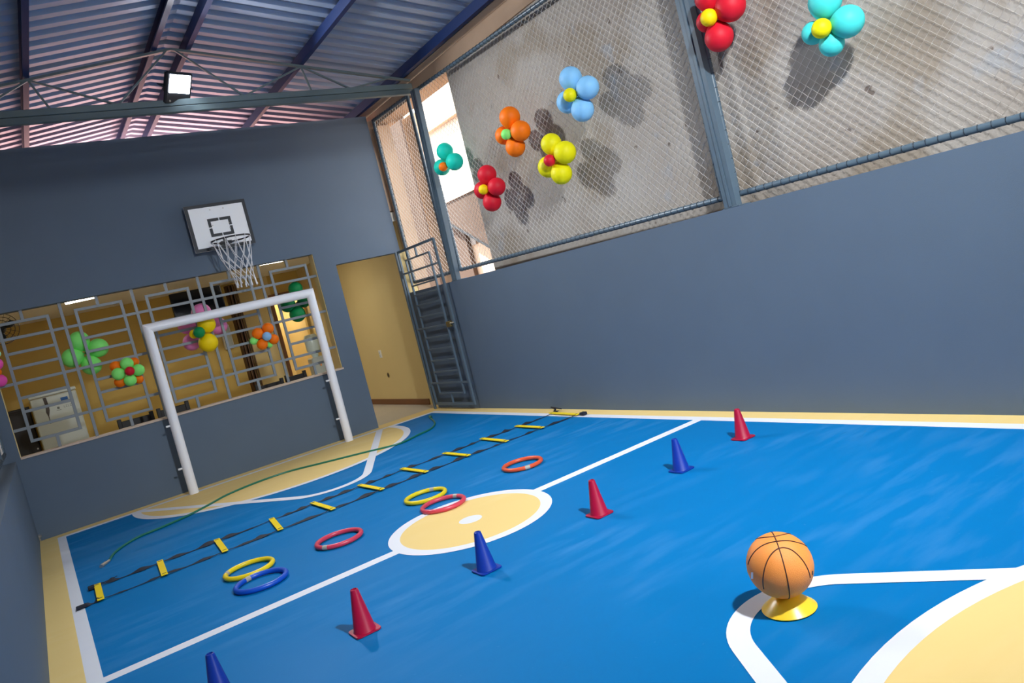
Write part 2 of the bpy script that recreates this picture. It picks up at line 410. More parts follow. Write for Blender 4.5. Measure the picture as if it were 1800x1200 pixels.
# purlins: blue C channels
PUR = [(-0.21, 'blue steel purlin along the left eave'), (0.92, 'blue steel purlin midway down the left roof slope'), (2.03, 'blue steel purlin just left of the roof ridge'),
       (2.35, 'blue steel purlin just right of the roof ridge'), (3.46, 'blue steel purlin midway down the right roof slope'), (4.60, 'blue steel purlin along the right eave above the fence')]
for x, lb in PUR:
    z1 = zr(x)-0.003; sg = 1 if x > RX else -1
    mb = MB(); h = 0.10; wd = 0.05; t = 0.004
    xa = x - wd/2; 
    mb.box((xa, YF, z1-h), (xa+wd, YR1, z1-h+t)); mb.box((xa, YF, z1-t), (xa+wd, YR1, z1))
    xw = xa if sg > 0 else xa+wd-t
    mb.box((xw, YF, z1-h+t), (xw+t, YR1, z1-t))
    xl = xa+wd-t if sg > 0 else xa
    mb.box((xl, YF, z1-h+t), (xl+t, YR1, z1-h+0.02))
    tag(build('roof_purlin', mb, M_PURLIN, org=(x, -4, z1-h)), lb, 'purlin', 'blue roof purlins')
# trusses
def truss(yt, label):
    t = thing('roof_truss', label, 'truss', (RX, yt, 3.74), 'grey roof trusses')
    xa, xb = -0.24, 4.70
    build('bottom_chord', MB().bbox((xa, yt-0.03, 3.74), (xb, yt+0.03, 3.797), 0.004).bbox((xa, yt-0.03, 3.801), (xb, yt+0.03, 3.862), 0.004), M_STEEL, t)
    zt = lambda x: 4.352-SL*abs(x-RX)
    for a, b in ((xa, RX), (RX, xb)):
        build('top_chord', MB().bar((a, yt, zt(a)), (b, yt, zt(b)), 0.04, 0.022), M_STEEL, t)
    bot = [0.43, 1.60, 2.78, 3.95]; top = [0.93, RX, 3.45]
    webs = [(bot[0],3.855,top[0],zt(top[0])), (top[0],zt(top[0]),bot[1],3.855), (bot[1],3.855,RX-0.03,zt(RX)), (RX+0.03,zt(RX),bot[2],3.855), (bot[2],3.855,top[2],zt(top[2])), (top[2],zt(top[2]),bot[3],3.855),
            (bot[3],3.855,4.45,zt(4.45)), (bot[0],3.855,-0.07,zt(-0.07)), (top[0],zt(top[0]),1.04,3.855), (top[2],zt(top[2]),3.5,3.855)]
    for i, (x0, z0, x1, z1) in enumerate(webs):
        build('web_bar', MB().bar((x0, yt, z0), (x1, yt, z1), 0.02, 0.016), M_STEEL, t)
    return t
TY = [-1.20, -5.28, -9.37]
truss(TY[0], 'grey steel roof truss nearest the back wall carrying the lit floodlight')
truss(TY[1], 'grey steel roof truss halfway down the court'); truss(TY[2], 'grey steel roof truss above the viewpoint')

# floodlights -----------------------------------------------------------
def flood(loc, dirv, watts, label, spread=130):
    loc = Vector(loc); t = thing('floodlight', label, 'floodlight', loc, 'court floodlights')
    q = Vector(dirv).normalized().to_track_quat('-Z', 'Y'); R = q.to_matrix()
    L = lambda p: loc + R @ Vector(p)
    def lbox(a, b, bev=0.006):
        mb = MB().bbox(a, b, bev); mb.v = [tuple(L(v)) for v in mb.v]; return mb
    hs = build('housing', lbox((-0.135, -0.155, 0.0), (0.135, 0.145, 0.045), 0.012), M_LAMP, t)
    mb = MB()
    for i in range(9): 
        b2 = lbox((-0.12+i*0.029, -0.05, 0.045), (-0.112+i*0.029, 0.13, 0.075), 0.001); mb.add(b2.v, b2.f)
    build('cooling_fin', mb, M_LAMP, t)
    build('lens', lbox((-0.108, -0.045, -0.006), (0.108, 0.125, 0.002), 0.002), M_LENS, t)
    for x in (-0.09, 0.09):
        mb = MB().lathe([(0.010, 0), (0.010, 0.006), (0.006, 0.009)], (x, -0.125, -0.009), 10); mb.v = [tuple(L((v[0], v[1], -v[2]-0.009))) for v in mb.v]; build('bolt', mb, M_CHROME, hs)
    mb = MB(); 
    for p, qq in (((-0.145,0,0.02),(-0.145,0,0.12)), ((0.145,0,0.02),(0.145,0,0.12)), ((-0.145,0,0.12),(0.145,0,0.12))): mb.bar(L(p), L(qq), 0.03, 0.005, up=tuple(R @ Vector((0,1,0))) )
    build('bracket', mb, M_LAMP, t)
    ld = bpy.data.lights.new('flood_lamp', 'AREA'); ld.shape = 'RECTANGLE'; ld.size = 0.21; ld.size_y = 0.165; ld.energy = watts; ld.color = (0.93, 0.97, 1.0); ld.spread = math.radians(spread)
    lo = bpy.data.objects.new('flood_lamp', ld); COL.objects.link(lo); lo.parent = t; lo.location = R @ Vector((0, 0.04, -0.02)); lo.rotation_mode = 'QUATERNION'; lo.rotation_quaternion = q
    return t
flood((2.155, TY[0]-0.085, 3.945), (0.40, -1.0, -0.75), FLOOD_BACK_W, 'lit white floodlight on the truss near the back wall')
flood((2.30, TY[2]+0.085, 3.945), (0.30, 1.0, -0.80), FLOOD_FRONT_W, 'floodlight on the truss above the viewpoint', 98)

# chain-link fence --------------------------------------------------------
XF = 4.69
pb = [at(1800,200,0,XF), at(1300,345,0,XF), at(800,475,0,XF), at(735,495,0,XF)]
pt = [at(960,0,0,XF), at(790,115,0,XF), at(725,160,0,XF), at(668,207,0,XF)]
def fit(ps):
    n = len(ps); sy = sum(p.y for p in ps)/n; sz = sum(p.z for p in ps)/n
    k = sum((p.y-sy)*(p.z-sz) for p in ps)/sum((p.y-sy)**2 for p in ps); return lambda y: sz+k*(y-sy)
zb = fit(pb); zt_ = fit(pt)
def chain(name, x, ya, yb, zlo, zhi, parent, pitch=0.068, r=0.0014):
    """woven diamond wire between ya > yb; every strand a thin three sided wire"""
    mb = MB(); vs = []; fs = []; h = pitch/2
    n = int((ya-yb)/h)
    for i in range(n):
        y0 = ya-i*h; y1 = ya-(i+1)*h
        lo = max(zlo(y0), zlo(y1)); hi = min(zhi(y0), zhi(y1))
        k = 0; z = lo-0.01 
        rows = int((hi-lo)/h)
        for j in range(rows+1):
            za = lo + j*h; zc = za + h
            if zc > hi+0.02: break
            up = ((i+j) % 2 == 0)
            a = (y0, za if up else zc); b = (y1, zc if up else za)
            off = 0.003 if up else -0.003
            jit = 0.0015
            o = len(vs)
            for (yy, z_), xo in ((a, -off), (b, off)):
                yy += random.uniform(-jit, jit); z_ += random.uniform(-jit, jit)
                for q in range(3):
                    an = q*TAU/3
                    vs.append((x+xo+r*math.cos(an), yy + r*math.sin(an)*0.7, z_ + r*math.sin(an)*(0.7 if not up else -0.7)))
            fs += [(o, o+1, o+4, o+3), (o+1, o+2, o+5, o+4), (o+2, o, o+3, o+5)]
    mb.add(vs, fs); me = bpy.data.meshes.new(name); org = ORG[parent]
    me.from_pydata([tuple(Vector(v)-org) for v in mb.v], [], mb.f); me.materials.append(M_WIRE)
    ob = put(name, me, parent, org); ob['kind'] = 'stuff'; return ob
def lacing(parent, a, b, r, turns, wr=0.0022):
    a = Vector(a); b = Vector(b); d = b-a; L = d.length; d.normalize(); u = Vector((1,0,0)); v = d.cross(u).normalized(); mb = MB()
    n = int(turns)
    for i in range(n):
        c = a + d*(L*(i+0.5)/n); pts = []
        for j in range(10):
            t = TAU*j/10; pts.append(c + d*(0.016*(j/10-0.5)) + (u*math.cos(t)+v*math.sin(t))*(r+wr*0.6))
        mb.tube(pts, wr, 4, cap=False)
    ob = build('lacing_wire', mb, M_TIE, parent); ob['kind'] = 'stuff'; return ob
def fence_panel(x, ya, yb, zlo, zhi, label, turns_per_m=14.7):
    t = thing('chain_link_fence', label, 'fence', (x, (ya+yb)/2, zlo((ya+yb)/2)), 'chain-link fence panels')
    r = 0.021
    build('rail', MB().tube([(x,ya,zlo(ya)),(x,yb,zlo(yb))], r, 12), M_FENCE, t, True)
    build('rail', MB().tube([(x,ya,zhi(ya)),(x,yb,zhi(yb))], r, 12), M_FENCE, t, True)
    for yy in (ya, yb): build('upright', MB().tube([(x,yy,zlo(yy)-0.012),(x,yy,zhi(yy)+0.012)], r, 12), M_FENCE, t, True)
    chain('chain_link_mesh', x, ya-0.01, yb+0.01, zlo, zhi, t, r=0.0021)
    for z in (zlo, zhi): lacing(t, (x,ya,z(ya)), (x,yb,z(yb)), r, abs(ya-yb)*turns_per_m)
    for yy in (ya, yb): lacing(t, (x,yy,zlo(yy)), (x,yy,zhi(yy)), r, abs(zhi(yy)-zlo(yy))*10)
    return t
fence_panel(XF, -0.055, -1.075, zb, zt_, 'narrow chain-link panel between back wall and first post')
fence_panel(XF, -1.30, -5.25, zb, zt_, 'wide chain-link panel holding five balloon flowers')
fence_panel(XF, -5.385, -9.25, zb, zt_, 'chain-link panel nearest the viewpoint with red and turquoise balloon flowers')
def post(ya_bot, ya_top, label, ztop):
    mb = MB(); x0, x1 = 4.608, 4.666; hw = 0.055; yb0 = ya_bot; 
    z0 = wtop(ya_bot)
    for zA, zB in ((z0, ztop),):
        mb.add([(x0,ya_bot-hw,zA),(x1,ya_bot-hw,zA),(x1,ya_bot+hw,zA),(x0,ya_bot+hw,zA),(x0,ya_top-hw,zB),(x1,ya_top-hw,zB),(x1,ya_top+hw,zB),(x0,ya_top+hw,zB)],
               [(0,3,2,1),(4,5,6,7),(0,1,5,4),(1,2,6,5),(2,3,7,6),(3,0,4,7)])
    t = thing('fence_post', label, 'post', (4.68, ya_bot, z0), 'fence posts on the right wall')
    build('shaft', mb, M_FENCE, t)
    build('weld_strip', MB().bar((x0-0.003, ya_bot, z0+0.01), (x0-0.003, ya_top, ztop-0.01), 0.022, 0.006, up=(1,0,0)), M_FENCE, t)
    build('foot_plate', MB().bbox((4.606, ya_bot-0.075, z0), (4.74, ya_bot+0.075, z0+0.008), 0.002), M_FENCE, t)
post(at(798,489,0,4.608).y, at(726,165,0,4.608).y, 'square steel post supporting the truss end', 3.74)
post(at(1284,362,0,4.608).y, at(1284,362,0,4.608).y+(at(1197,0,0,4.608).y-at(1284,362,0,4.608).y)*1.45, 'square steel post standing in the middle of the right wall', 3.74)
post(-9.37, -9.37, 'square steel post on the right wall beside the viewpoint', 3.74)
# left fence, mostly out of view
zl = lambda y: 0.93; zh = lambda y: 3.70
fence_panel(-0.075, -0.10, -1.05, zl, zh, 'narrow chain-link panel above the low left wall by the window')
fence_panel(-0.075, -1.15, -5.20, zl, zh, 'wide chain-link panel above the middle of the low left wall')
fence_panel(-0.075, -5.36, -9.30, zl, zh, 'chain-link panel on the low left wall beside the viewpoint')

# neighbouring buildings beyond the fence -----------------------------------
NX = 4.80
e0 = at(785,130,0,NX); NYE = e0.y
struct(build('wall_neighbour', MB().box((NX, YF, 0), (NX+0.22, NYE, 3.765)), M_PLASTER), 'old stained plaster wall of the next building', 'wall')
tag(build('concrete_beam', MB().box((NX-0.02, YF, 3.765), (NX+0.24, 2.2, 3.935)), M_CONC), 'brown concrete beam above the fence top rail', 'beam')
g = thing('rain_gutter', 'zinc rain gutter below the right roof eave', 'gutter', (4.76, -4, 3.94))
build('trough', MB().prism([(4.655,3.99),(4.665,3.945),(4.800,3.945),(4.810,4.12),(4.803,4.12),(4.793,3.952),(4.672,3.952),(4.662,3.99)], 1, YF, 2.2), M_GUTTER, g)
# pillar and recessed walls beside the gap
pc = at(703,200,0,5.1); pd = at(727,200,0,5.1)
struct(build('wall_pillar', MB().box((5.1, pd.y+0.06, 0), (5.17, pc.y, 3.77)), M_TAN), 'rough tan plaster pillar behind the first fence post', 'pillar')
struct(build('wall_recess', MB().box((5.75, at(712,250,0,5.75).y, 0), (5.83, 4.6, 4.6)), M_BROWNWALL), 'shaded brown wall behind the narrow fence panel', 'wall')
struct(build('wall_outer_right', MB().box((4.87, TH+0.005, 0), (4.93, 6.4, 2.66)).box((4.63, TH+0.005, 2.66), (4.93, 6.4, 3.85)).box((4.75, 0.0, 0), (4.93, TH+0.005, 3.74)), M_TAN), 'outer plaster side wall of the inner room', 'wall')
pp = at(676,225,0,4.98)
t = thing('drain_pipe', 'white vertical drain pipe behind the narrow fence panel', 'pipe', (4.99, pp.y, 0))
build('pipe', MB().tube([(4.99,pp.y,0),(4.99,pp.y,pp.z)], 0.045, 14), M_PLASTIC, t, True)
build('collar', MB().tube([(4.99,pp.y,pp.z-0.13),(4.99,pp.y,pp.z-0.03)], 0.052, 14), M_PLASTIC, t, True)
# far pale building
FX = 8.0
b = thing('neighbour_building', 'pale sunlit building with sloping stair beyond the gap', 'building', (FX, 4.5, 0))
build('upper_wall', MB().box((FX, 1.6, 3.23), (FX+1.6, 8.5, 9.0)), M_FARWALL, b)
build('ledge', MB().bbox((FX-0.10, 1.6, 4.62), (FX, 8.5, 4.74), 0.01), M_TAN, b)
q1 = at(790,392,0,FX); q2 = at(860,433,0,FX)
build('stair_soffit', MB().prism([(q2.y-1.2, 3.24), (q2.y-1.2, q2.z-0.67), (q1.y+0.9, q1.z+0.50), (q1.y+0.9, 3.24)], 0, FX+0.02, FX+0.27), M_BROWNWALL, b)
build('stair_edge', MB().bar((FX+0.03, q2.y-1.2, q2.z-0.69), (FX+0.03, q1.y+0.9, q1.z+0.48), 0.05, 0.05), M_BLACK, b)
ql = at(803,420,0,FX)
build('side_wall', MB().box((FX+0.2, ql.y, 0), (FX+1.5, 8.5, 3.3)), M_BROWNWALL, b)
build('lower_wall', MB().box((FX+0.3, 0.5, 0), (FX+1.5, ql.y, 3.2)), M_FARWALL, b)
build('window', MB().bbox((FX+0.26, ql.y-0.26, 2.28), (FX+0.30, ql.y-0.06, 2.56), 0.004), M_GUTTER, b)
struct(build('ground_outside', MB().box((W+0.14, -14, -0.2), (20, 12, -0.1)), M_CONC), 'ground outside the court', 'ground')
struct(build('ground_front', MB().box((-0.15, -22, -0.2), (W+0.14, YF, -0.1)), M_CONC), 'ground outside the added gateway', 'ground')
struct(build('ground_left', MB().box((-8, -14, -0.2), (-0.15, 12, -0.1)), M_CONC), 'ground left of the court', 'ground')
struct(build('wall_blocker_left', MB().box((-1.25, YF, 0), (-1.0, 6.0, 7.5)), M_CONC), 'tall unseen wall added left of the court to block daylight', 'wall')  # added out of view, tall enough to keep sun and sky off the court

# room behind the window ------------------------------------------------------
RD = 4.6; RC = 2.52; IX0, IX1 = -0.2, 4.74
struct(build('floor_inner', MB().box((IX0, 0.0, -0.14), (IX1, RD+1.6, -0.0008)), M_TILE), 'pale floor of the inner room', 'floor')
struct(build('ceiling_inner', MB().box((IX0-0.1, TH, RC), (IX1+0.1, RD+1.7, RC+0.12)), M_CEIL), 'white ceiling of the inner room', 'ceiling')
ox0, ox1, oz = 4.19, 4.70, 2.12
struct(build('wall_inner_end', MB().box((3.6, RD, 0), (ox0, RD+0.12, RC)), M_CREAMY), 'pale yellow end wall beside the inner door', 'wall')
mb = MB(); mb.box((IX0, RD, 0), (3.6, RD+0.12, RC)); mb.box((ox0, RD, oz), (IX1, RD+0.12, RC)); mb.box((ox1, RD, 0), (IX1, RD+0.12, oz))
struct(build('wall_inner_back', mb, M_MUSTARD), 'mustard yellow rear wall of the inner room', 'wall')
struct(build('wall_inner_left', MB().box((IX0-0.12, TH, 0), (IX0, RD+0.12, RC)), M_MUSTARD), 'mustard left wall of the inner room', 'wall')
struct(build('wall_inner_right', MB().box((IX1, TH, 0), (IX1+0.12, RD+1.7, RC)), M_CREAMY), 'yellow side wall seen through the doorway', 'wall')
struct(build('wall_passage', MB().box((IX0, RD+1.6, 0), (IX1, RD+1.72, RC)), M_CREAMY), 'yellow wall of the lit passage', 'wall')
struct(build('baseboard_right', MB().bbox((IX1-0.014, TH+0.35, 0), (IX1, RD, 0.085), 0.003), M_SKIRT), 'brown skirting board in the doorway', 'baseboard')
struct(build('roof_deck', MB().box((-6, TH+0.02, 3.35), (4.62, 9, 3.5)), M_TERRA), 'terracotta coloured roof deck of the inner room', 'roof')
# door frame and leaf at the rear right
t = thing('inner_door', 'open wooden door at the back of the inner room', 'door', (4.45, RD, 0))
build('frame', MB().box((ox0-0.06, RD-0.02, 0), (ox0, RD+0.14, oz+0.06)), M_SKIRT, t); build('frame', MB().box((ox0, RD-0.02, oz), (ox1+0.03, RD+0.14, oz+0.06)), M_SKIRT, t)
build('leaf', MB().bbox((4.665, 3.75, 0.01), (4.705, 4.56, 2.08), 0.004), M_DOORWOOD, t)
build('knob', MB().lathe([(0.012,0),(0.014,0.03),(0.028,0.04),(0.028,0.06),(0.012,0.07)], (0,0,0), 14), M_CHROME, t)
kn = t.children[-1]; kn.data.transform(Matrix.Translation(ORG[t])); kn.location = (0.215, -0.76, 1.0); kn.rotation_euler = (0, -math.pi/2, 0)
# tube lamps
def tube_lamp(px0, py0, px1, py1, label, watts):
    a = at(px0, py0, 2, RC-0.06); b2 = at(px1, py1, 2, RC-0.06); t = thing('tube_lamp', label, 'lamp', (a+b2)/2, 'ceiling tube lamps'); 
    d = (b2-a).normalized(); a = (a+b2)/2-d*0.17; b2 = a+d*0.34
    build('tube', MB().tube([a, b2], 0.016, 10), M_TUBE, t, True)
    build('batten', MB().bar(a+Vector((0,0,0.038)), b2+Vector((0,0,0.038)), 0.05, 0.04), M_PLASTIC, t)
    ld = bpy.data.lights.new('tube_glow', 'AREA'); ld.shape = 'RECTANGLE'; ld.size = 0.34; ld.size_y = 0.03; ld.energy = watts; ld.color = (1.0, 0.93, 0.80)
    lo = bpy.data.objects.new('tube_glow', ld); COL.objects.link(lo); lo.parent = t; lo.location = (0, 0, -0.02); lo.rotation_euler = (0, 0, math.atan2(d.y, d.x))
tube_lamp(120, 532, 161, 523, 'lit ceiling tube above the white fridge end of the room', 12.0)
tube_lamp(460, 464, 493, 458, 'lit ceiling tube near the inner door', 13.0)
t = thing('passage_lamp', 'ceiling lamp in the passage behind the inner door', 'lamp', (4.3, RD+0.85, RC-0.08))
build('bowl', MB().lathe([(0.10,0.08),(0.13,0.04),(0.09,0.0),(0.0,-0.012)], (4.3, RD+0.85, RC-0.08), 20), M_TUBE, t, True)
pl = bpy.data.lights.new('passage_glow', 'POINT'); pl.energy = 28; pl.color = (1.0, 0.86, 0.6); pl.shadow_soft_size = 0.08
plo = bpy.data.objects.new('passage_glow', pl); COL.objects.link(plo); plo.parent = t; plo.location = (0, 0, -0.08)
# accordion partition folded at the rear
t = thing('folded_partition', 'narrow brown folded partition standing against the rear wall', 'partition', (3.52, RD-0.1, 0))
for i in range(6):
    sx = 1 if i % 2 else -1
    build('fold', MB().bar((3.45+i*0.028, RD-0.1-0.05*sx, 0.0), (3.45+i*0.028, RD-0.1-0.05*sx, 2.48), 0.02, 0.10, up=(0.15*sx,1,0)), M_FOLD, t)
# television
c0 = at(299,520,1,3.0); c1 = at(391,505,1,3.0); c2 = at(304,557,1,3.0)
t = thing('television', 'black wall television hanging above the pink balloons', 'television', (2.65, 3.0, 2.2))
xa, xb, za, zb_ = 2.28, 3.02, 2.045, 2.40
build('cabinet', MB().bbox((xa, 3.0, za), (xb, 3.05, zb_), 0.008), M_TV, t)
build('screen', MB().box((xa+0.015, 2.997, za+0.02), (xb-0.015, 2.9995, zb_-0.015)), mat('tv_screen', (10,12,22), 0.08), t)
build('mount', MB().bar(((xa+xb)/2, 3.05, 2.22), ((xa+xb)/2, RD, 2.22), 0.05, 0.05).bar(((xa+xb)/2, RD-0.02, 2.05), ((xa+xb)/2, RD-0.02, 2.4), 0.2, 0.02, up=(0,1,0)), M_BLACK, t)
# white electrical box
a = at(388,573,1,RD-0.08); c = at(416,610,1,RD-0.08)
t = thing('wall_cabinet', 'white box on the mustard wall beside the brown partition', 'box', (a.x, RD, c.z))
build('body', MB().bbox((a.x-0.02, RD-0.10, c.z), (c.x-0.03, RD, a.z), 0.01), M_PLASTIC, t)
build('door', MB().bbox((a.x-0.005, RD-0.108, c.z+0.015), (c.x-0.045, RD-0.10, a.z-0.015), 0.004), M_FRIDGE, t)
# fridge
FY = 3.6
fa = at(49,698,1,FY); fb = at(131,678,1,FY)
x0, x1, zt0 = fa.x, fb.x, (fa.z+fb.z)/2
t = thing('fridge', 'white upright fridge behind the left end of the grille', 'fridge', ((x0+x1)/2, FY+0.3, 0))
build('body', MB().bbox((x0, FY+0.02, 0.04), (x1, FY+0.6, zt0-0.055), 0.012), M_FRIDGE, t)
build('top_lid', MB().bbox((x0-0.006, FY-0.005, zt0-0.05), (x1+0.006, FY+0.61, zt0), 0.012), M_FRIDGE, t)
dd = build('door', MB().bbox((x0+0.004, FY-0.02, 0.06), (x1-0.004, FY+0.02, zt0-0.058), 0.012), M_FRIDGE, t)
mb = MB(); hx = x0+0.18
mb.prism([(hx-0.018, zt0-0.062),(hx+0.024, zt0-0.062),(hx+0.03, zt0-0.19),(hx+0.026, zt0-0.25),(hx, zt0-0.33),(hx-0.004, zt0-0.44),(hx-0.012, zt0-0.44),(hx-0.01, zt0-0.33),(hx-0.024, zt0-0.27),(hx-0.012, zt0-0.19)], 1, FY-0.026, FY-0.02)
build('handle_recess', mb, mat('recess_brown', (58,50,46), 0.5), dd)
build('sticker', MB().box((x0+0.37, FY-0.022, zt0-0.16), (x0+0.46, FY-0.0195, zt0-0.115)), M_STICK, dd)
mb = MB(); mb.box((x0+0.30, FY-0.022, zt0-0.265), (x0+0.33, FY-0.0195, zt0-0.232)); mb.box((x0+0.285, FY-0.022, zt0-0.283), (x0+0.345, FY-0.0195, zt0-0.277))
build('emblem', mb, M_INK, dd)
mb = MB(); 
for i in range(4):
    xx = x0+0.385+i*0.026; mb.box((xx, FY-0.022, zt0-0.262), (xx+0.004, FY-0.0195, zt0-0.232)); mb.box((xx, FY-0.022, zt0-0.262), (xx+0.017, FY-0.0195, zt0-0.258))
    if i % 2: mb.box((xx, FY-0.022, zt0-0.236), (xx+0.017, FY-0.0195, zt0-0.232))
build('lettering', mb, M_INK, dd)
for xx in (x0+0.05, x1-0.05):
    for yy in (FY+0.08, FY+0.52): build('foot', MB().lathe([(0.02,0),(0.02,0.04)], (xx,yy,0), 10), M_BLACK, t)
# dark cabinet left of the fridge
t = thing('wooden_cabinet', 'dark brown wooden cabinet standing left of the white fridge', 'cabinet', (x0-0.17, FY+0.35, 0))
build('body', MB().bbox((x0-0.34, FY+0.15, 0.0), (x0-0.02, FY+0.6, zt0-0.13), 0.006), M_DWOOD, t)
dd = build('door', MB().bbox((x0-0.33, FY+0.13, 0.05), (x0-0.03, FY+0.15, zt0-0.16), 0.006), M_DWOOD, t)
build('knob', MB().tube([(x0-0.06,FY+0.13,0.7),(x0-0.06,FY+0.10,0.7)], 0.012, 8), M_CHROME, dd)
# dark wooden chairs below the sill
def chair(cx, cy, wd, top, label, rz=0.0):
    t = thing('wooden_chair', label, 'chair', (cx, cy, 0), 'dark wooden chairs in the inner room')
    h = wd/2; sl = top-0.03
    for sx in (-1, 1):
        build('back_post', MB().bbox((cx+sx*h-0.022, cy-0.02, 0), (cx+sx*h+0.022, cy+0.02, top), 0.005), M_DWOOD, t)
        build('leg', MB().bbox((cx+sx*h-0.018, cy+0.36, 0), (cx+sx*h+0.018, cy+0.40, 0.43), 0.004), M_DWOOD, t)
    build('back_rail', MB().bbox((cx-h, cy-0.014, sl-0.13), (cx+h, cy+0.014, sl), 0.005), M_DWOOD, t)
    build('back_rail', MB().bbox((cx-h, cy-0.014, sl-0.26), (cx+h, cy+0.014, sl-0.15), 0.005), M_DWOOD, t)
    build('seat', MB().bbox((cx-h-0.02, cy-0.02, 0.43), (cx+h+0.02, cy+0.42, 0.455), 0.006), M_DWOOD, t)
def xz(px, py, y): p = at(px, py, 1, y); return p
for pa, pb_, yy, lb in (((204,736),(269,724),0.62,'dark wooden chair under the green and orange balloon flower'), ((273,716),(331,706),0.62,'dark wooden chair behind the left goal post'),
                        ((447,676),(497,664),0.70,'dark wooden chair below the orange balloon flower'), ((500,662),(536,648),0.70,'dark wooden chair beside the right goal post')):
    A = xz(*pa, yy); B = xz(*pb_, yy); chair((A.x+B.x)/2, yy, abs(B.x-A.x)-0.044, (A.z+B.z)/2, lb)
# wall fan
fc = at(2, 578, 1, 1.0)
t = thing('wall_fan', 'black wall fan at the left edge of the window', 'fan', (fc.x, 1.0, fc.z))
R0 = 0.17
for k, rr in enumerate((0.17, 0.13, 0.09)):
    build('guard_ring', MB().tube([(fc.x+rr*math.cos(TAU*i/28), 1.0-0.05*(1-(rr/R0)**2), fc.z+rr*math.sin(TAU*i/28)) for i in range(28)], 0.0035, 5, closed=True), M_BLACK, t, True)
for i in range(16):
    an = TAU*i/16; build('guard_wire', MB().tube([(fc.x+0.03*math.cos(an), 0.945, fc.z+0.03*math.sin(an)), (fc.x+0.13*math.cos(an), 0.975, fc.z+0.13*math.sin(an)), (fc.x+0.17*math.cos(an), 1.0, fc.z+0.17*math.sin(an))], 0.002, 4), M_BLACK, t)
for i in range(3):
    an = TAU*i/3+0.4; pts = []
    for rr, dw in ((0.03,0.02),(0.08,0.06),(0.13,0.06),(0.15,0.02)): pts.append((rr, dw))
    vs = []; 
    for rr, dw in pts:
        for sg in (-1, 1): 
            a2 = an + sg*dw/rr*0.6; vs.append((fc.x+rr*math.cos(a2), 1.02+sg*0.015, fc.z+rr*math.sin(a2)))
    fs = [(2*j, 2*j+1, 2*j+3, 2*j+2) for j in range(3)]; n0 = len(vs); vs += [(a, b2+0.003, c) for a, b2, c in vs]; fs += [tuple(n0+q for q in f[::-1]) for f in fs]
    build('blade', MB().add(vs, fs), M_BLACK, t)
build('motor', MB().tube([(fc.x,0.95,fc.z),(fc.x,1.02,fc.z),(fc.x,1.12,fc.z)], [0.03,0.05,0.045], 14), M_BLACK, t, True)
build('arm', MB().tube([(fc.x,1.1,fc.z),(fc.x-0.1,1.15,fc.z-0.06),(IX0,1.15,fc.z-0.06)], 0.018, 8), M_BLACK, t, True)
# light switch, marks on the yellow wall
s0 = at(669,622,0,IX1); 
t = thing('light_switch', 'white light switch plate on the yellow wall in the doorway', 'switch', (IX1, s0.y, s0.z))
build('plate', MB().bbox((IX1-0.01, s0.y-0.045, s0.z-0.06), (IX1, s0.y+0.045, s0.z+0.06), 0.004), M_PLASTIC, t)
for dz in (-0.022, 0.022): build('rocker', MB().bbox((IX1-0.016, s0.y-0.014, s0.z+dz-0.018), (IX1-0.008, s0.y+0.014, s0.z+dz+0.018), 0.002), M_FRIDGE, t)
s1 = at(683,659,0,IX1)
t = thing('cable_outlet', 'small broken socket hole on the yellow wall', 'outlet', (IX1, s1.y, s1.z))
build('hole_rim', MB().tube([(IX1-0.004, s1.y+0.028*math.cos(TAU*i/12), s1.z+0.034*math.sin(TAU*i/12)) for i in range(12)], 0.006, 5, closed=True), mat('hole_edge', (120,96,60), 0.8), t, True)
build('hole', MB().prism([(s1.y+0.027*math.cos(TAU*i/12), s1.z+0.033*math.sin(TAU*i/12)) for i in range(12)], 0, IX1-0.003, IX1), M_SLOT, t)
# water filter near inner door
wa = at(549,612,1,RD-0.3); 
t = thing('water_purifier', 'white water purifier standing by the inner door', 'purifier', (wa.x, RD-0.3, 0))
build('cabinet', MB().bbox((wa.x-0.10, RD-0.42, 0.0), (wa.x+0.14, RD-0.16, 0.92), 0.02), M_FRIDGE, t)
build('bottle', MB().lathe([(0.05,0.92),(0.07,0.98),(0.12,1.05),(0.125,1.28),(0.09,1.33),(0.0,1.335)], (wa.x+0.02, RD-0.29, 0), 20, cap1=False), mat('bottle_blue', (206,224,226), 0.2), t, True)
build('tap', MB().tube([(wa.x+0.02, RD-0.42, 0.80),(wa.x+0.02, RD-0.48, 0.80),(wa.x+0.02, RD-0.48, 0.75)], 0.012, 8), M_BALL, t, True)

# window grille ---------------------------------------------------------------
GY = 0.045; GB = 0.030
gr = thing('window_grille', 'grey metal window grille of interlocking rectangles', 'grille', (1.76, GY, WZ0))
zrow = dict(top=2.173, L1=2.018, s1=1.871, s2=1.726, L2=1.575, s3=1.422, s4=1.283, L3=1.120, bot=0.981)
def gbar(x0, z0, x1, z1, name='bar'):
    h = GB/2
    if abs(x1-x0) > abs(z1-z0): mb = MB().bbox((min(x0,x1), GY-h*0.6, z0-h), (max(x0,x1), GY+h*0.6, z0+h), 0.002)
    else: mb = MB().bbox((x0-h, GY-h*0.7, min(z0,z1)), (x0+h, GY+h*0.7, max(z0,z1)), 0.002)
    build(name, mb, M_GRILLE, gr)
mods = [0.180+0.688*i for i in range(5)]; MW = 0.432
for i, xm in enumerate(mods):
    for xx in (xm, xm+MW): gbar(xx, zrow['bot']-GB/2, xx, zrow['top']+GB/2)
    for k in ('top','s1','s2','s3','s4','bot'): gbar(xm, zrow[k], xm+MW, zrow[k])
    gbar(xm+MW/2, zrow['top'], xm+MW/2, WZ1); gbar(xm+MW/2, WZ0, xm+MW/2, zrow['bot'])
    if i < 4: gbar(xm+MW+0.128, WZ0, xm+MW+0.128, WZ1)
for k in ('L1','L2','L3'): gbar(WX0, zrow[k], WX1, zrow[k])

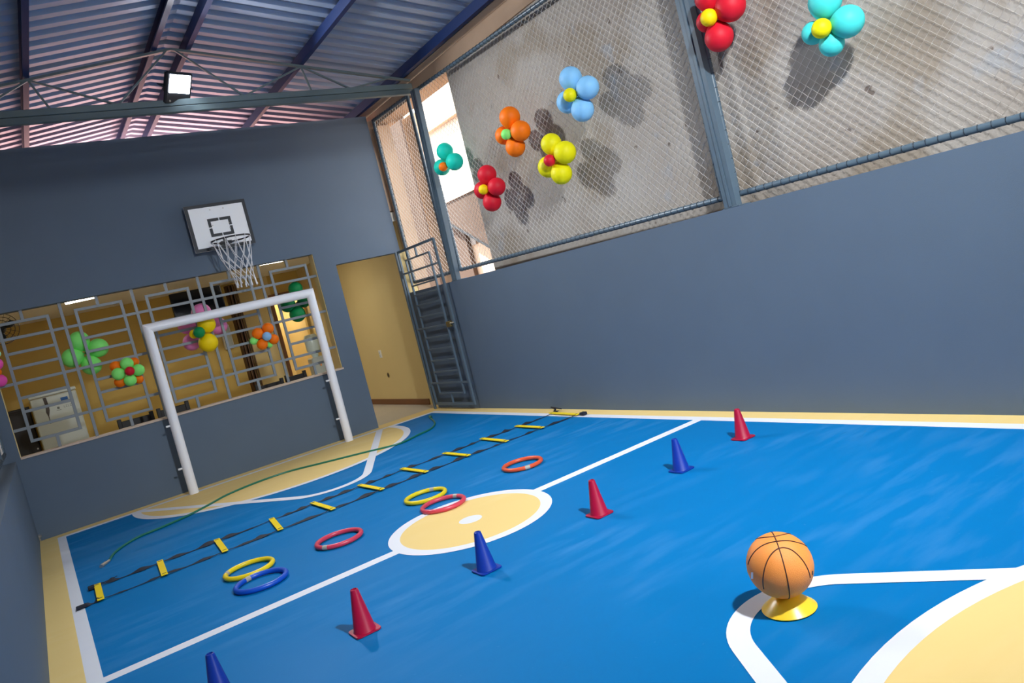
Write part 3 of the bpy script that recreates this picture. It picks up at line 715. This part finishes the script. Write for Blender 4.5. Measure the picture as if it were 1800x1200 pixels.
# gate, open against the right wall ---------------------------------------------
GX = W-0.06
gt = thing('metal_gate', 'grey metal gate opened flat against the right wall', 'gate', (GX, -0.10, 0.06))
def g2(y0, z0, y1, z1, wd=0.02, name='bar'):
    h = wd/2
    if abs(y1-y0) > abs(z1-z0): mb = MB().bbox((GX-0.011, min(y0,y1), z0-h), (GX+0.011, max(y0,y1), z0+h), 0.002)
    else: mb = MB().bbox((GX-0.012, y0-h, min(z0,z1)), (GX+0.012, y0+h, max(z0,z1)), 0.002)
    return build(name, mb, M_GATE, gt)
ga, gb_ = -0.095, -1.10
g2(ga, 0.06, ga, 2.10, 0.03, 'stile'); g2(gb_, 0.06, gb_, 2.09, 0.035, 'stile'); g2(ga, 2.085, gb_, 2.085, 0.03, 'top_rail'); g2(ga, 0.072, gb_, 0.072, 0.03, 'bottom_rail')
gi0, gi1 = -0.262, -0.918
g2(gi0, 0.20, gi0, 1.96); g2(gi1, 0.20, gi1, 1.96)
for z in (1.955, 1.50, 1.365, 1.215, 0.935, 0.785, 0.638, 0.492, 0.209): g2(gi0, z, gi1, z)
for z in (1.80, 1.065, 0.345): g2(ga, z, gb_, z, 0.022)
g2(gi0, 1.62, gi1, 1.62)
g2(-0.565, 0.072, -0.565, 0.209); g2(-0.59, 1.955, -0.59, 2.085)
lk = build('lock', MB().bbox((GX-0.03, -1.04, 1.03), (GX+0.01, -0.94, 1.10), 0.006), mat('lock_brass', (128, 112, 70), 0.4, metal=0.6), gt)
build('latch', MB().tube([(GX-0.02,-0.95,1.075),(GX-0.02,-1.12,1.075)], 0.008, 8), M_CHROME, lk, True)
for z in (0.35, 1.80): build('hinge', MB().tube([(GX, -0.062, z-0.05),(GX, -0.062, z+0.05)], 0.016, 10), M_GATE, gt, True)
g2(-0.02, 0.0, -0.02, 2.10, 0.04, 'hinge_post')

# basketball hoop -------------------------------------------------------------
hx0, hx1, hz0, hz1, hy = 2.143, 2.812, 2.516, 3.036, -0.12
hp = thing('basketball_hoop', 'white basketball backboard with black border, rim and net', 'basketball hoop', (2.48, 0, 2.55))
bd = build('backboard', MB().bbox((hx0, hy, hz0), (hx1, hy+0.025, hz1), 0.003), M_BOARD, hp)
bw = 0.036; yb0, yb1 = hy-0.0025, hy
for a, c in (((hx0,hz0),(hx1,hz0+bw)), ((hx0,hz1-bw),(hx1,hz1)), ((hx0,hz0+bw),(hx0+bw,hz1-bw)), ((hx1-bw,hz0+bw),(hx1,hz1-bw))):
    build('border', MB().box((a[0], yb0, a[1]), (c[0], yb1, c[1])), M_BLACK, bd)
tx0, tx1, tz0, tz1, tw, gp = 2.352, 2.608, 2.662, 2.867, 0.032, 0.005
tmx, tmz = (tx0+tx1)/2, (tz0+tz1)/2
for sx in (0, 1):
    for sz in (0, 1):
        xa, xb = (tx0, tmx-gp) if sx == 0 else (tmx+gp, tx1); za, zb_ = (tz0, tmz-gp) if sz == 0 else (tmz+gp, tz1)
        zc = tz0 if sz == 0 else tz1-tw; xc = tx0 if sx == 0 else tx1-tw
        if sz == 0: poly = [(xa,tz0),(xb,tz0),(xb,tz0+tw),(tx0+tw if sx==0 else tx1-tw,tz0+tw),(tx0+tw if sx==0 else tx1-tw,zb_),(tx0 if sx==0 else tx1,zb_),(tx0 if sx==0 else tx1,tz0)]
        else: poly = [(xa,tz1),(xb,tz1),(xb,tz1-tw),(tx0+tw if sx==0 else tx1-tw,tz1-tw),(tx0+tw if sx==0 else tx1-tw,za),(tx0 if sx==0 else tx1,za),(tx0 if sx==0 else tx1,tz1)]
        if sx == 0: poly = [(xb,poly[0][1]),(xa,poly[0][1]),(xa, zb_ if sz==0 else za),(tx0+tw, zb_ if sz==0 else za),(tx0+tw, tz0+tw if sz==0 else tz1-tw),(xb, tz0+tw if sz==0 else tz1-tw)]
        else: poly = [(xa,poly[0][1]),(xb,poly[0][1]),(xb, zb_ if sz==0 else za),(tx1-tw, zb_ if sz==0 else za),(tx1-tw, tz0+tw if sz==0 else tz1-tw),(xa, tz0+tw if sz==0 else tz1-tw)]
        build('target_square', MB().prism(poly, 1, yb0, yb1), M_BLACK, bd)
for bx, bz in ((2.41,2.965),(2.555,2.965),(2.395,2.79),(2.575,2.79),(2.575,2.74)): build('bolt', MB().tube([(bx,hy,bz),(bx,hy-0.006,bz)], 0.007, 8), M_CHROME, bd)
for bx in (2.32, 2.64): build('wall_bracket', MB().box((bx-0.02, hy+0.025, hz0+0.08), (bx+0.02, -0.001, hz1-0.08)), M_LAMP, hp)
rc = Vector((2.484, -0.375, 2.573)); rr = 0.208
rim = build('rim', MB().tube([(rc.x+rr*math.cos(TAU*i/40), rc.y+rr*math.sin(TAU*i/40), rc.z) for i in range(40)], 0.009, 8, closed=True), M_RIM, hp, True)
build('rim_bracket', MB().box((rc.x-0.06, hy-0.05, rc.z-0.015), (rc.x+0.06, hy, rc.z+0.02)).box((rc.x-0.02, hy-0.012, rc.z-0.05), (rc.x+0.02, hy, rc.z+0.05)), M_RIM, rim)
nm = MB(); NS = 12; lev = [(0.0,0.208),(-0.20,0.165),(-0.27,0.145),(-0.34,0.125),(-0.41,0.112),(-0.47,0.108)]
def npt(l, k, jitter=0.006):
    dz, r = lev[l]; a = TAU*(k+0.5*(l % 2))/NS; s = -dz/0.5
    rnd = random.Random(l*100+k % NS)
    return (rc.x+r*math.cos(a)+0.045*s*s+rnd.uniform(-jitter,jitter)*s, rc.y+r*math.sin(a)+rnd.uniform(-jitter,jitter)*s, rc.z+dz+rnd.uniform(-0.012,0.012)*(1 if l else 0))
for l in range(len(lev)-1):
    for k in range(NS):
        nm.tube([npt(l,k), npt(l+1,k)], 0.0038, 5); nm.tube([npt(l,k), npt(l+1,(k-1) if l % 2 == 0 else (k+1))], 0.0038, 5)
for k in range(NS):
    a = Vector(npt(5,k)); rnd = random.Random(900+k)
    for q in range(2): nm.tube([a, a+Vector((rnd.uniform(-0.012,0.016), rnd.uniform(-0.012,0.012), -rnd.uniform(0.045,0.075)))], [0.005,0.008], 5)
for k in range(NS):
    a = TAU*k/NS; nm.tube([(rc.x+(rr+0.012*math.cos(t))*math.cos(a), rc.y+(rr+0.012*math.cos(t))*math.sin(a), rc.z+0.012*math.sin(t)) for t in [TAU*i/8 for i in range(8)]], 0.003, 4, closed=True)
build('net', nm, M_ROPE, hp, True)

# goal -------------------------------------------------------------------------
gy, gx0, gx1, gh, grd = -0.262, 1.440, 3.230, 1.814, 0.049
go = thing('goal_frame', 'white tubular goal frame in front of the window', 'goal', ((gx0+gx1)/2, gy, 0))
def mitre_post(x, sg):
    n = 20; vs = []; fs = []
    for j in range(n):
        a = TAU*j/n; dx, dy = grd*math.cos(a), grd*math.sin(a)
        vs += [(x+dx, gy+dy, 0), (x+dx, gy+dy, gh - sg*dx*(-1))]
    fs = [(2*j, 2*((j+1) % n), 2*((j+1) % n)+1, 2*j+1) for j in range(n)] + [tuple(2*j for j in range(n))[::-1], tuple(2*j+1 for j in range(n))]
    return MB().add(vs, fs)
n = 20; 
pl_ = build('post', mitre_post(gx0, -1), M_WHITE, go, True); pr_ = build('post', mitre_post(gx1, 1), M_WHITE, go, True)
vs = []
for j in range(n):
    a = TAU*j/n; dz, dy = grd*math.cos(a), grd*math.sin(a); vs += [(gx0-dz, gy+dy, gh+dz), (gx1+dz, gy+dy, gh+dz)]
fs = [(2*j, 2*((j+1) % n), 2*((j+1) % n)+1, 2*j+1) for j in range(n)]
build('crossbar', MB().add(vs, fs), M_WHITE, go, True)
for x, par in ((gx0, pl_), (gx1, pr_)):
    for z in (0.765, 0.295): build('net_peg', MB().tube([(x-0.03, gy, z), (x-0.088, gy, z)], 0.011, 8), M_WHITE, par, True)

# training ladder ----------------------------------------------------------------
lad = thing('agility_ladder', 'black strap agility ladder with yellow rungs across the court', 'agility ladder', (2.37, -3.05, 0))
rung = [((0.329,-2.86),(0.319,-3.305)), ((0.742,-2.86),(0.712,-3.30)), ((1.15,-2.855),(1.118,-3.295)), ((1.578,-2.84),(1.522,-3.285)), ((1.926,-2.82),(1.936,-3.28)), ((2.345,-2.82),(2.365,-3.25)),
        ((2.76,-2.80),(2.78,-3.235)), ((3.185,-2.815),(3.20,-3.23)), ((3.608,-2.79),(3.594,-3.245)), ((4.001,-2.81),(3.993,-3.25)), ((4.428,-2.80),(4.40,-3.27))]
for (xa, ya), (xb, yb_) in rung:
    d = Vector((xb-xa, yb_-ya, 0)).normalized(); A = Vector((xa,ya,0.017))-d*0.012; B = Vector((xb,yb_,0.017))+d*0.012
    rg = build('rung', MB().bar(A, B, 0.042, 0.006), M_RUNG, lad)
    for c in (A+d*0.03, B-d*0.03): build('slot', MB().bar(c-Vector((0.013,0,-0.0035)), c+Vector((0.013,0,0.0035)), 0.011, 0.002), M_SLOT, rg)
def strap(pts, seed, name='strap'):
    rnd = random.Random(seed); path = []
    for (xa, ya), (xb, yb_) in zip(pts[:-1], pts[1:]):
        bul = [(rnd.uniform(0.15,0.4), rnd.uniform(0.07,0.14), rnd.uniform(0.006,0.036)), (rnd.uniform(0.55,0.85), rnd.uniform(0.07,0.14), rnd.uniform(0.006,0.038))]
        for i in range(18):
            t = i/18; wv = 0.013; lift = 0.0
            for c, s_, a_ in bul:
                gg = math.exp(-((t-c)/s_)**2); wv += a_*gg; lift += a_*0.45*gg
            sag = 0.010*math.sin(math.pi*t)**2
            path.append((xa+(xb-xa)*t, ya+(yb_-ya)*t + sag*rnd.uniform(0.8,1.2)*0.4, 0.0115*(1-math.sin(math.pi*t)**0.5)+0.0035, wv, lift))
    path.append((pts[-1][0], pts[-1][1], 0.0115, 0.02, 0.0))
    vs = []; fs = []
    for x, y, z, wv, lift in path: vs += [(x, y-wv/2, z), (x, y+wv/2, z+lift), (x, y+wv/2, z+lift+0.002), (x, y-wv/2, z+0.002)]
    for i in range(len(path)-1):
        for j in range(4): fs.append((4*i+j, 4*i+(j+1) % 4, 4*i+4+(j+1) % 4, 4*i+4+j))
    fs += [(3,2,1,0), tuple(4*(len(path)-1)+j for j in range(4))]
    return build(name, MB().add(vs, fs), M_STRAP, lad)
topl = [(0.29,-2.88)]+[(a[0], a[1]-0.02) for a, b2 in rung]+[(4.52,-2.80)]
botl = [(0.21,-3.30)]+[(b2[0], b2[1]+0.02) for a, b2 in rung]+[(4.44,-3.30)]
strap(topl, 3); strap(botl, 5)
build('buckle', MB().bbox((0.175,-3.325,0.004),(0.24,-3.275,0.022), 0.004), M_STRAP, lad); build('buckle', MB().bbox((0.268,-2.91,0.004),(0.31,-2.86,0.028), 0.004), M_STRAP, lad)
build('buckle', MB().bbox((4.40,-3.36,0.004),(4.45,-3.30,0.032), 0.004), M_STRAP, lad)
strap([(0.30,-2.82),(0.46,-2.80)], 8, 'loose_strap_end'); 
mb = MB().tube([(4.46,-2.80,0.01),(4.56,-2.70,0.012),(4.57,-2.62,0.03),(4.52,-2.86,0.03)], 0.007, 6); build('loose_strap_end', mb, M_STRAP, lad, True)

# rings -----------------------------------------------------------------------------
def hoop(px, py, rgb, label, sticker_a, D=0.292, r=0.0155):
    c = at(px, py, 2, 0.018); t = thing('training_ring', label, 'ring', (c.x, c.y, 0), 'training rings on the court')
    R = D/2
    build('ring', MB().tube([(c.x+R*math.cos(TAU*i/48), c.y+R*math.sin(TAU*i/48), r+0.002) for i in range(48)], r, 12, closed=True), mat('ring_'+str(rgb), rgb, 0.35), t, True)
    build('joint_tape', MB().tube([(c.x+R*math.cos(sticker_a+0.04*i), c.y+R*math.sin(sticker_a+0.04*i), r+0.002) for i in range(-3,4)], r+0.0007, 12), M_TAPE, t, True)
hoop(918,815,(218,84,46),'orange ring lying alone near the far halfway line', -1.9)
hoop(748,871,(226,202,24),'yellow ring beside the centre circle touching a red ring', 0.75)
hoop(779,885,(206,66,84),'red ring overlapping the edge of the centre circle', 0.4)
hoop(596,946,(204,60,84),'red ring lying alone between ladder and halfway line', -2.55)
hoop(438,999,(236,206,18),'yellow ring touching the blue ring near the ladder', 2.6)
hoop(459,1020,(14,78,190),'blue ring lying next to a yellow ring', 1.9)

# cones -------------------------------------------------------------------------------
def cone(cx, cy, mt, label, rz=0.0):
    t = thing('sports_cone', label, 'cone', (cx, cy, 0), 'sports cones in a row')
    h = 0.061; cr = 0.018; pts = []
    for sx, sy, a0 in ((1,1,0),(-1,1,90),(-1,-1,180),(1,-1,270)):
        for k in range(5):
            a = math.radians(a0+k*22.5); pts.append((cx+sx*(h-cr)+cr*math.cos(a), cy+sy*(h-cr)+cr*math.sin(a)))
    build('base', MB().prism(pts, 2, 0.003, 0.009), mt, t)
    build('body', MB().lathe([(0.054,0.006),(0.050,0.012),(0.019,0.193),(0.017,0.200),(0.0125,0.202),(0.011,0.196),(0.011,0.17)], (cx,cy,0), 28, cap0=False, cap1=True), mt, t, True)
CY = [(0.600,-5.655,M_CONE_B,'blue cone at the bottom edge of the picture'), (1.232,-5.665,M_CONE_R,'red cone nearest the left side line'), (1.910,-5.643,M_CONE_B,'blue cone in front of the centre circle'),
      (2.669,-5.641,M_CONE_R,'red cone just right of the centre circle'), (3.395,-5.577,M_CONE_B,'blue cone between two red cones on the far side'), (4.021,-5.544,M_CONE_R,'red cone beside the right side line')]
for x, y, mt, lb in CY: cone(x, y, mt, lb)

# basketball on a disc marker -----------------------------------------------------------
dc = (at(1338,1074,2,0.004)+at(1438,1061,2,0.004))/2
t = thing('disc_marker', 'yellow disc marker cone under the basketball', 'disc marker', (dc.x, dc.y, 0))
build('dome', MB().lathe([(0.094,0.003),(0.096,0.006),(0.093,0.009),(0.075,0.023),(0.055,0.041),(0.036,0.052),(0.030,0.0535),(0.028,0.048),(0.050,0.036),(0.090,0.005)], (dc.x,dc.y,0), 40, cap0=False, cap1=False), M_DISC, t, True)
BR = 0.1145; bz = 0.0555+math.sqrt(BR*BR-0.031**2)
bc = Vector((dc.x, dc.y, bz))
bt = thing('basketball', 'orange basketball resting on the yellow disc marker', 'basketball', (bc.x, bc.y, bz-BR))
mb = MB(); nu, nv = 48, 32; vs = []; fs = []
for i in range(1, nv):
    for j in range(nu):
        th = math.pi*i/nv; ph = TAU*j/nu; vs.append((bc.x+BR*math.sin(th)*math.cos(ph), bc.y+BR*math.sin(th)*math.sin(ph), bc.z+BR*math.cos(th)))
for i in range(nv-2):
    for j in range(nu): fs.append((i*nu+j, (i+1)*nu+j, (i+1)*nu+(j+1) % nu, i*nu+(j+1) % nu))
t0 = len(vs); vs += [(bc.x,bc.y,bc.z+BR),(bc.x,bc.y,bc.z-BR)]
for j in range(nu): fs += [(t0, j, (j+1) % nu), (t0+1, (nv-2)*nu+(j+1) % nu, (nv-2)*nu+j)]
build('ball', MB().add(vs, fs), M_BALL, bt, True)
# seams in the ball's own frame, turned so the crossing faces the viewer
tv = (CAM-bc).normalized()
def ball_dir(px, py):
    """unit direction from the ball centre to its surface seen at a pixel"""
    d = (FW + RT*((px-900)/F_PX) - UP*((py-600)/F_PX)).normalized(); oc = CAM-bc; b_ = oc.dot(d); disc = b_*b_-(oc.length_squared-BR*BR)
    return (CAM+d*(-b_-math.sqrt(max(disc,0)))-bc).normalized()
k = 250/1429
p1 = ball_dir(1250+640*k, 900+250*k); p2 = ball_dir(1250+730*k, 900+490*k); p3 = ball_dir(1250+785*k, 900+780*k)
n1 = p1.cross(p3).normalized()                       # main great circle through the front
q1_ = ball_dir(1250+385*k, 900+470*k); q2_ = ball_dir(1250+665*k, 900+292*k); q3_ = ball_dir(1250+960*k, 900+340*k)
n2 = q1_.cross(q3_).normalized()
pole = n1.cross(n2).normalized()
if pole.dot(tv) < 0: pole = -pole
def circ(n, off=0.0):
    a = n.orthogonal().normalized(); b_ = n.cross(a); r_ = math.sqrt(1-off*off); return [bc+(n*off+(a*math.cos(TAU*i/64)+b_*math.sin(TAU*i/64))*r_)*(BR+0.0002) for i in range(64)]
build('seam', MB().tube(circ(n1), 0.0021, 5, closed=True), M_SEAM, bt, True)
def arc_seam(ctrs):
    """smooth closed-form curve through directions"""
    pts = []; n = len(ctrs)
    for i in range(n-1):
        p0 = ctrs[max(i-1,0)]; pA = ctrs[i]; pB = ctrs[i+1]; p3_ = ctrs[min(i+2,n-1)]
        for s_ in range(10):
            t_ = s_/10; v = 0.5*((2*pA)+(-p0+pB)*t_+(2*p0-5*pA+4*pB-p3_)*t_*t_+(-p0+3*pA-3*pB+p3_)*t_**3)
            pts.append(bc+v.normalized()*(BR+0.0002))
    pts.append(bc+ctrs[-1].normalized()*(BR+0.0002)); return pts
low = [ball_dir(1250+a*k, 900+b_*k) for a, b_ in ((530,770),(522,660),(560,500),(620,405),(700,358),(800,375),(900,460),(965,560),(995,655))]
mid = [ball_dir(1250+a*k, 900+b_*k) for a, b_ in ((372,525),(400,450),(460,375),(560,315),(665,292),(780,287),(880,308),(960,345))]
build('seam', MB().tube(arc_seam(mid), 0.0021, 5), M_SEAM, bt, True)
build('seam', MB().tube(arc_seam(low), 0.0021, 5), M_SEAM, bt, True)
upc = [ball_dir(1250+a*k, 900+b_*k) for a, b_ in ((450,272),(490,260),(580,250),(660,240),(740,222),(800,207))]
build('seam', MB().tube(arc_seam(upc), 0.0021, 5), M_SEAM, bt, True)
def patch(px0, py0, px1, py1, mt, nm_):
    g_ = []
    for i in range(5):
        for j in range(5):
            g_.append(bc+ball_dir(px0+(px1-px0)*i/4+(py1-py0)*0.0, py0+(py1-py0)*j/4)*(BR+0.0006))
    build(nm_, MB().add(g_, [(i*5+j, (i+1)*5+j, (i+1)*5+j+1, i*5+j+1) for i in range(4) for j in range(4)]), mt, bt, True)
patch(1250+402*k, 900+602*k, 1250+424*k, 900+668*k, M_WHITE, 'printed_mark'); patch(1250+1012*k, 900+590*k, 1250+1024*k, 900+630*k, M_SEAM, 'printed_mark')

# hose ------------------------------------------------------------------------------------
hp_px = [(192,985),(205,968),(240,945),(285,926),(330,906),(365,888),(400,869),(450,848),(505,829),(560,815),(600,805),(640,795),(700,780),(735,764),(756,754),(764,746),(763,740),(757,735)]
hc = [at(a, b_, 2, 0.010) for a, b_ in hp_px]
def smooth(ps, n=8):
    out = []
    for i in range(len(ps)-1):
        p0 = ps[max(i-1,0)]; a = ps[i]; b_ = ps[i+1]; d = ps[min(i+2,len(ps)-1)]
        for s_ in range(n):
            t_ = s_/n; out.append(0.5*((2*a)+(-p0+b_)*t_+(2*p0-5*a+4*b_-d)*t_*t_+(-p0+3*a-3*b_+d)*t_**3))
    out.append(ps[-1]); return out
t = thing('garden_hose', 'green hose snaking across the yellow goal area', 'hose', (hc[8].x, hc[8].y, 0))
build('tube', MB().tube(smooth(hc), 0.010, 8), M_HOSE, t, True)
e = at(184,991,2,0.010); d = (e-hc[0]).normalized(); build('metal_fitting', MB().tube([hc[0], hc[0]+d*0.05, hc[0]+d*0.052, hc[0]+d*0.13], [0.012,0.012,0.016,0.016], 10), M_CHROME, t, True)
build('tap_connector', MB().tube([hc[-1], hc[-1]+Vector((0.03,0.05,0.004)), hc[-1]+Vector((0.05,0.12,0.008))], [0.014,0.018,0.016], 10), M_HOSE, t, True)

# balloon flowers --------------------------------------------------------------------------
BMESH = {}
def balloon_mesh(col):
    if col in BMESH: return BMESH[col]
    pr = [(0.0,1.0)]; 
    for i in range(1, 14):
        a = math.pi*i/15; r = math.sin(a); z = math.cos(a)
        if z < 0: z *= 1.0+0.16*(z*z); r *= 1-0.05*z*z
        pr.append((r, z))
    pr += [(0.13,-1.13),(0.05,-1.19),(0.075,-1.25),(0.09,-1.27)]
    mb = MB().lathe(pr[1:], (0,0,0), 20, cap0=False, cap1=True); o = len(mb.v)
    mb.v.append((0,0,1.0)); mb.f += [(o, (j+1) % 20, j) for j in range(20)]
    BMESH[col] = mb.mesh('balloon_'+col, BAL[col], True); return BMESH[col]
def flower(label, ax, sgn, val, centre_px, balls, group):
    """balls: (px, py, radius_px, colour, depth offset along the room-facing normal)"""
    c = at(*centre_px, ax, val); t = thing('balloon_flower', label, 'balloon flower', c, group)
    for px, py, rp, col, off in balls:
        P = at(px, py, ax, val+sgn*off); r = rp*mpp(P)
        d = (P-c)
        if d.length < 0.03: d = Vector((0,0,0)); d[ax] = sgn
        d.normalize(); q = d.to_track_quat('Z', 'Y')
        o = put('balloon', balloon_mesh(col), t, P, q); o.scale = (r, r, r)
    e_ = c.copy(); e_[ax] = XF-0.003 if ax == 0 else GY
    build('tie_string', MB().tube([c+Vector((0,0,-0.015)), c, e_, e_+Vector((0,0,0.02))], [0.006,0.009,0.004,0.004], 6), M_STRAP, t)
    return t
GF = 'balloon flowers on the chain-link fence'; FXV = 4.562
def fflower(label, cpx, petals, col, centre, ccol, cr):
    b_ = [(x, y, r, col, 0.0) for x, y, r in petals]
    if centre: b_.append((centre[0], centre[1], cr, ccol, 0.09))
    return flower(label, 0, -1, FXV, cpx, b_, GF)
fflower('teal balloon flower with orange centre beside the first post', (788,282), [(782,266,15),(799,284,15.5),(777,294,14.5)], 'teal', (779,293), 'orange', 8)
fflower('red balloon flower with yellow centre, lowest on the fence', (860,330), [(856,307,17),(873,328,16),(865,355,16.5),(849,334,16)], 'red', (850,333), 'yellow', 9)
fflower('orange balloon flower with green centre', (899,232), [(896,206,18.5),(915,230,18),(906,258,17.5),(886,238,16)], 'orange', (890,236), 'green', 9.5)
fflower('yellow balloon flower with red centre', (978,280), [(969,253,18.5),(993,268,20),(987,305,19),(964,293,19)], 'lime', (966,282), 'red', 10.5)
fflower('light blue balloon flower with yellow centre', (1015,166), [(1003,138,20.5),(1033,154,20.5),(1024,193,20.5),(998,179,20)], 'light_blue', (1002,167), 'lime', 12)
fflower('large red balloon flower with yellow centre cut by the top edge', (1258,32), [(1244,-4,23),(1284,11,26.5),(1264,65,25),(1242,38,18)], 'red', (1246,31), 'yellow', 15)
fflower('turquoise balloon flower with yellow centre at the top right', (1452,46), [(1450,3,28.5),(1490,38,28),(1462,77,21.5),(1430,58,20)], 'turquoise', (1444,50), 'lime', 17)
GW = 'balloon flowers on the window grille'
flower('four green balloons tied behind the grille', 1, -1, 0.16, (151,620), [(139,599,17,'green',0),(173,611,16.5,'green',0),(127,629,17,'green',0),(161,642,16.5,'green',0)], GW)
flower('small green and orange balloon flower with red centre', 1, -1, -0.03, (227,653), [(203,644,9.5,'orange',-0.01),(211,671,9.5,'orange',-0.01),(236,636,8,'orange',-0.01),(244,666,8,'orange',-0.01),
        (223,639,11,'green',0.05),(208,657,11,'green',0.05),(243,650,10.5,'green',0.05),(229,668,10.5,'green',0.05),(228,652,8,'red',0.11)], GW)
flower('pink and yellow balloon flower with dark green centre', 1, -1, 0.17, (354,582), [(354,550,17,'pink',0),(328,572,15,'pink',0),(384,573,15,'pink',0),(337,601,15,'pink',0),
        (363,570,15.5,'yellow',0.26),(366,602,16.5,'yellow',0.26),(341,587,8,'yellow',0.25),(350,584,10,'dark_green',0.36)], GW)
flower('orange balloon flower with pale blue centre', 1, -1, -0.03, (467,592), [(453,586,10,'orange',0.03),(471,577,10,'orange',0.03),(481,596,9,'orange',0.03),(461,605,9.5,'orange',0.03),(446,599,7,'green',0),(474,606,5,'green',0),(469,591,8,'pale_blue',0.09)], GW)
flower('dark green balloon flower behind the top right corner of the goal', 1, -1, 0.16, (521,532), [(519.5,507.5,12.5,'dark_green',0),(505,536,13,'dark_green',0),(534,530,10.5,'dark_green',0),(523,552,14,'dark_green',0)], GW)
flower('pink balloon flower at the left edge of the picture', 1, -1, -0.03, (-8,652), [(-7,640,11,'hot_pink',0.05),(0,669,11,'hot_pink',0.05),(-16,664,11,'hot_pink',0.05),(-5,622,6,'mint',0.05),(-5,654,7,'orange',0.1)], GW)
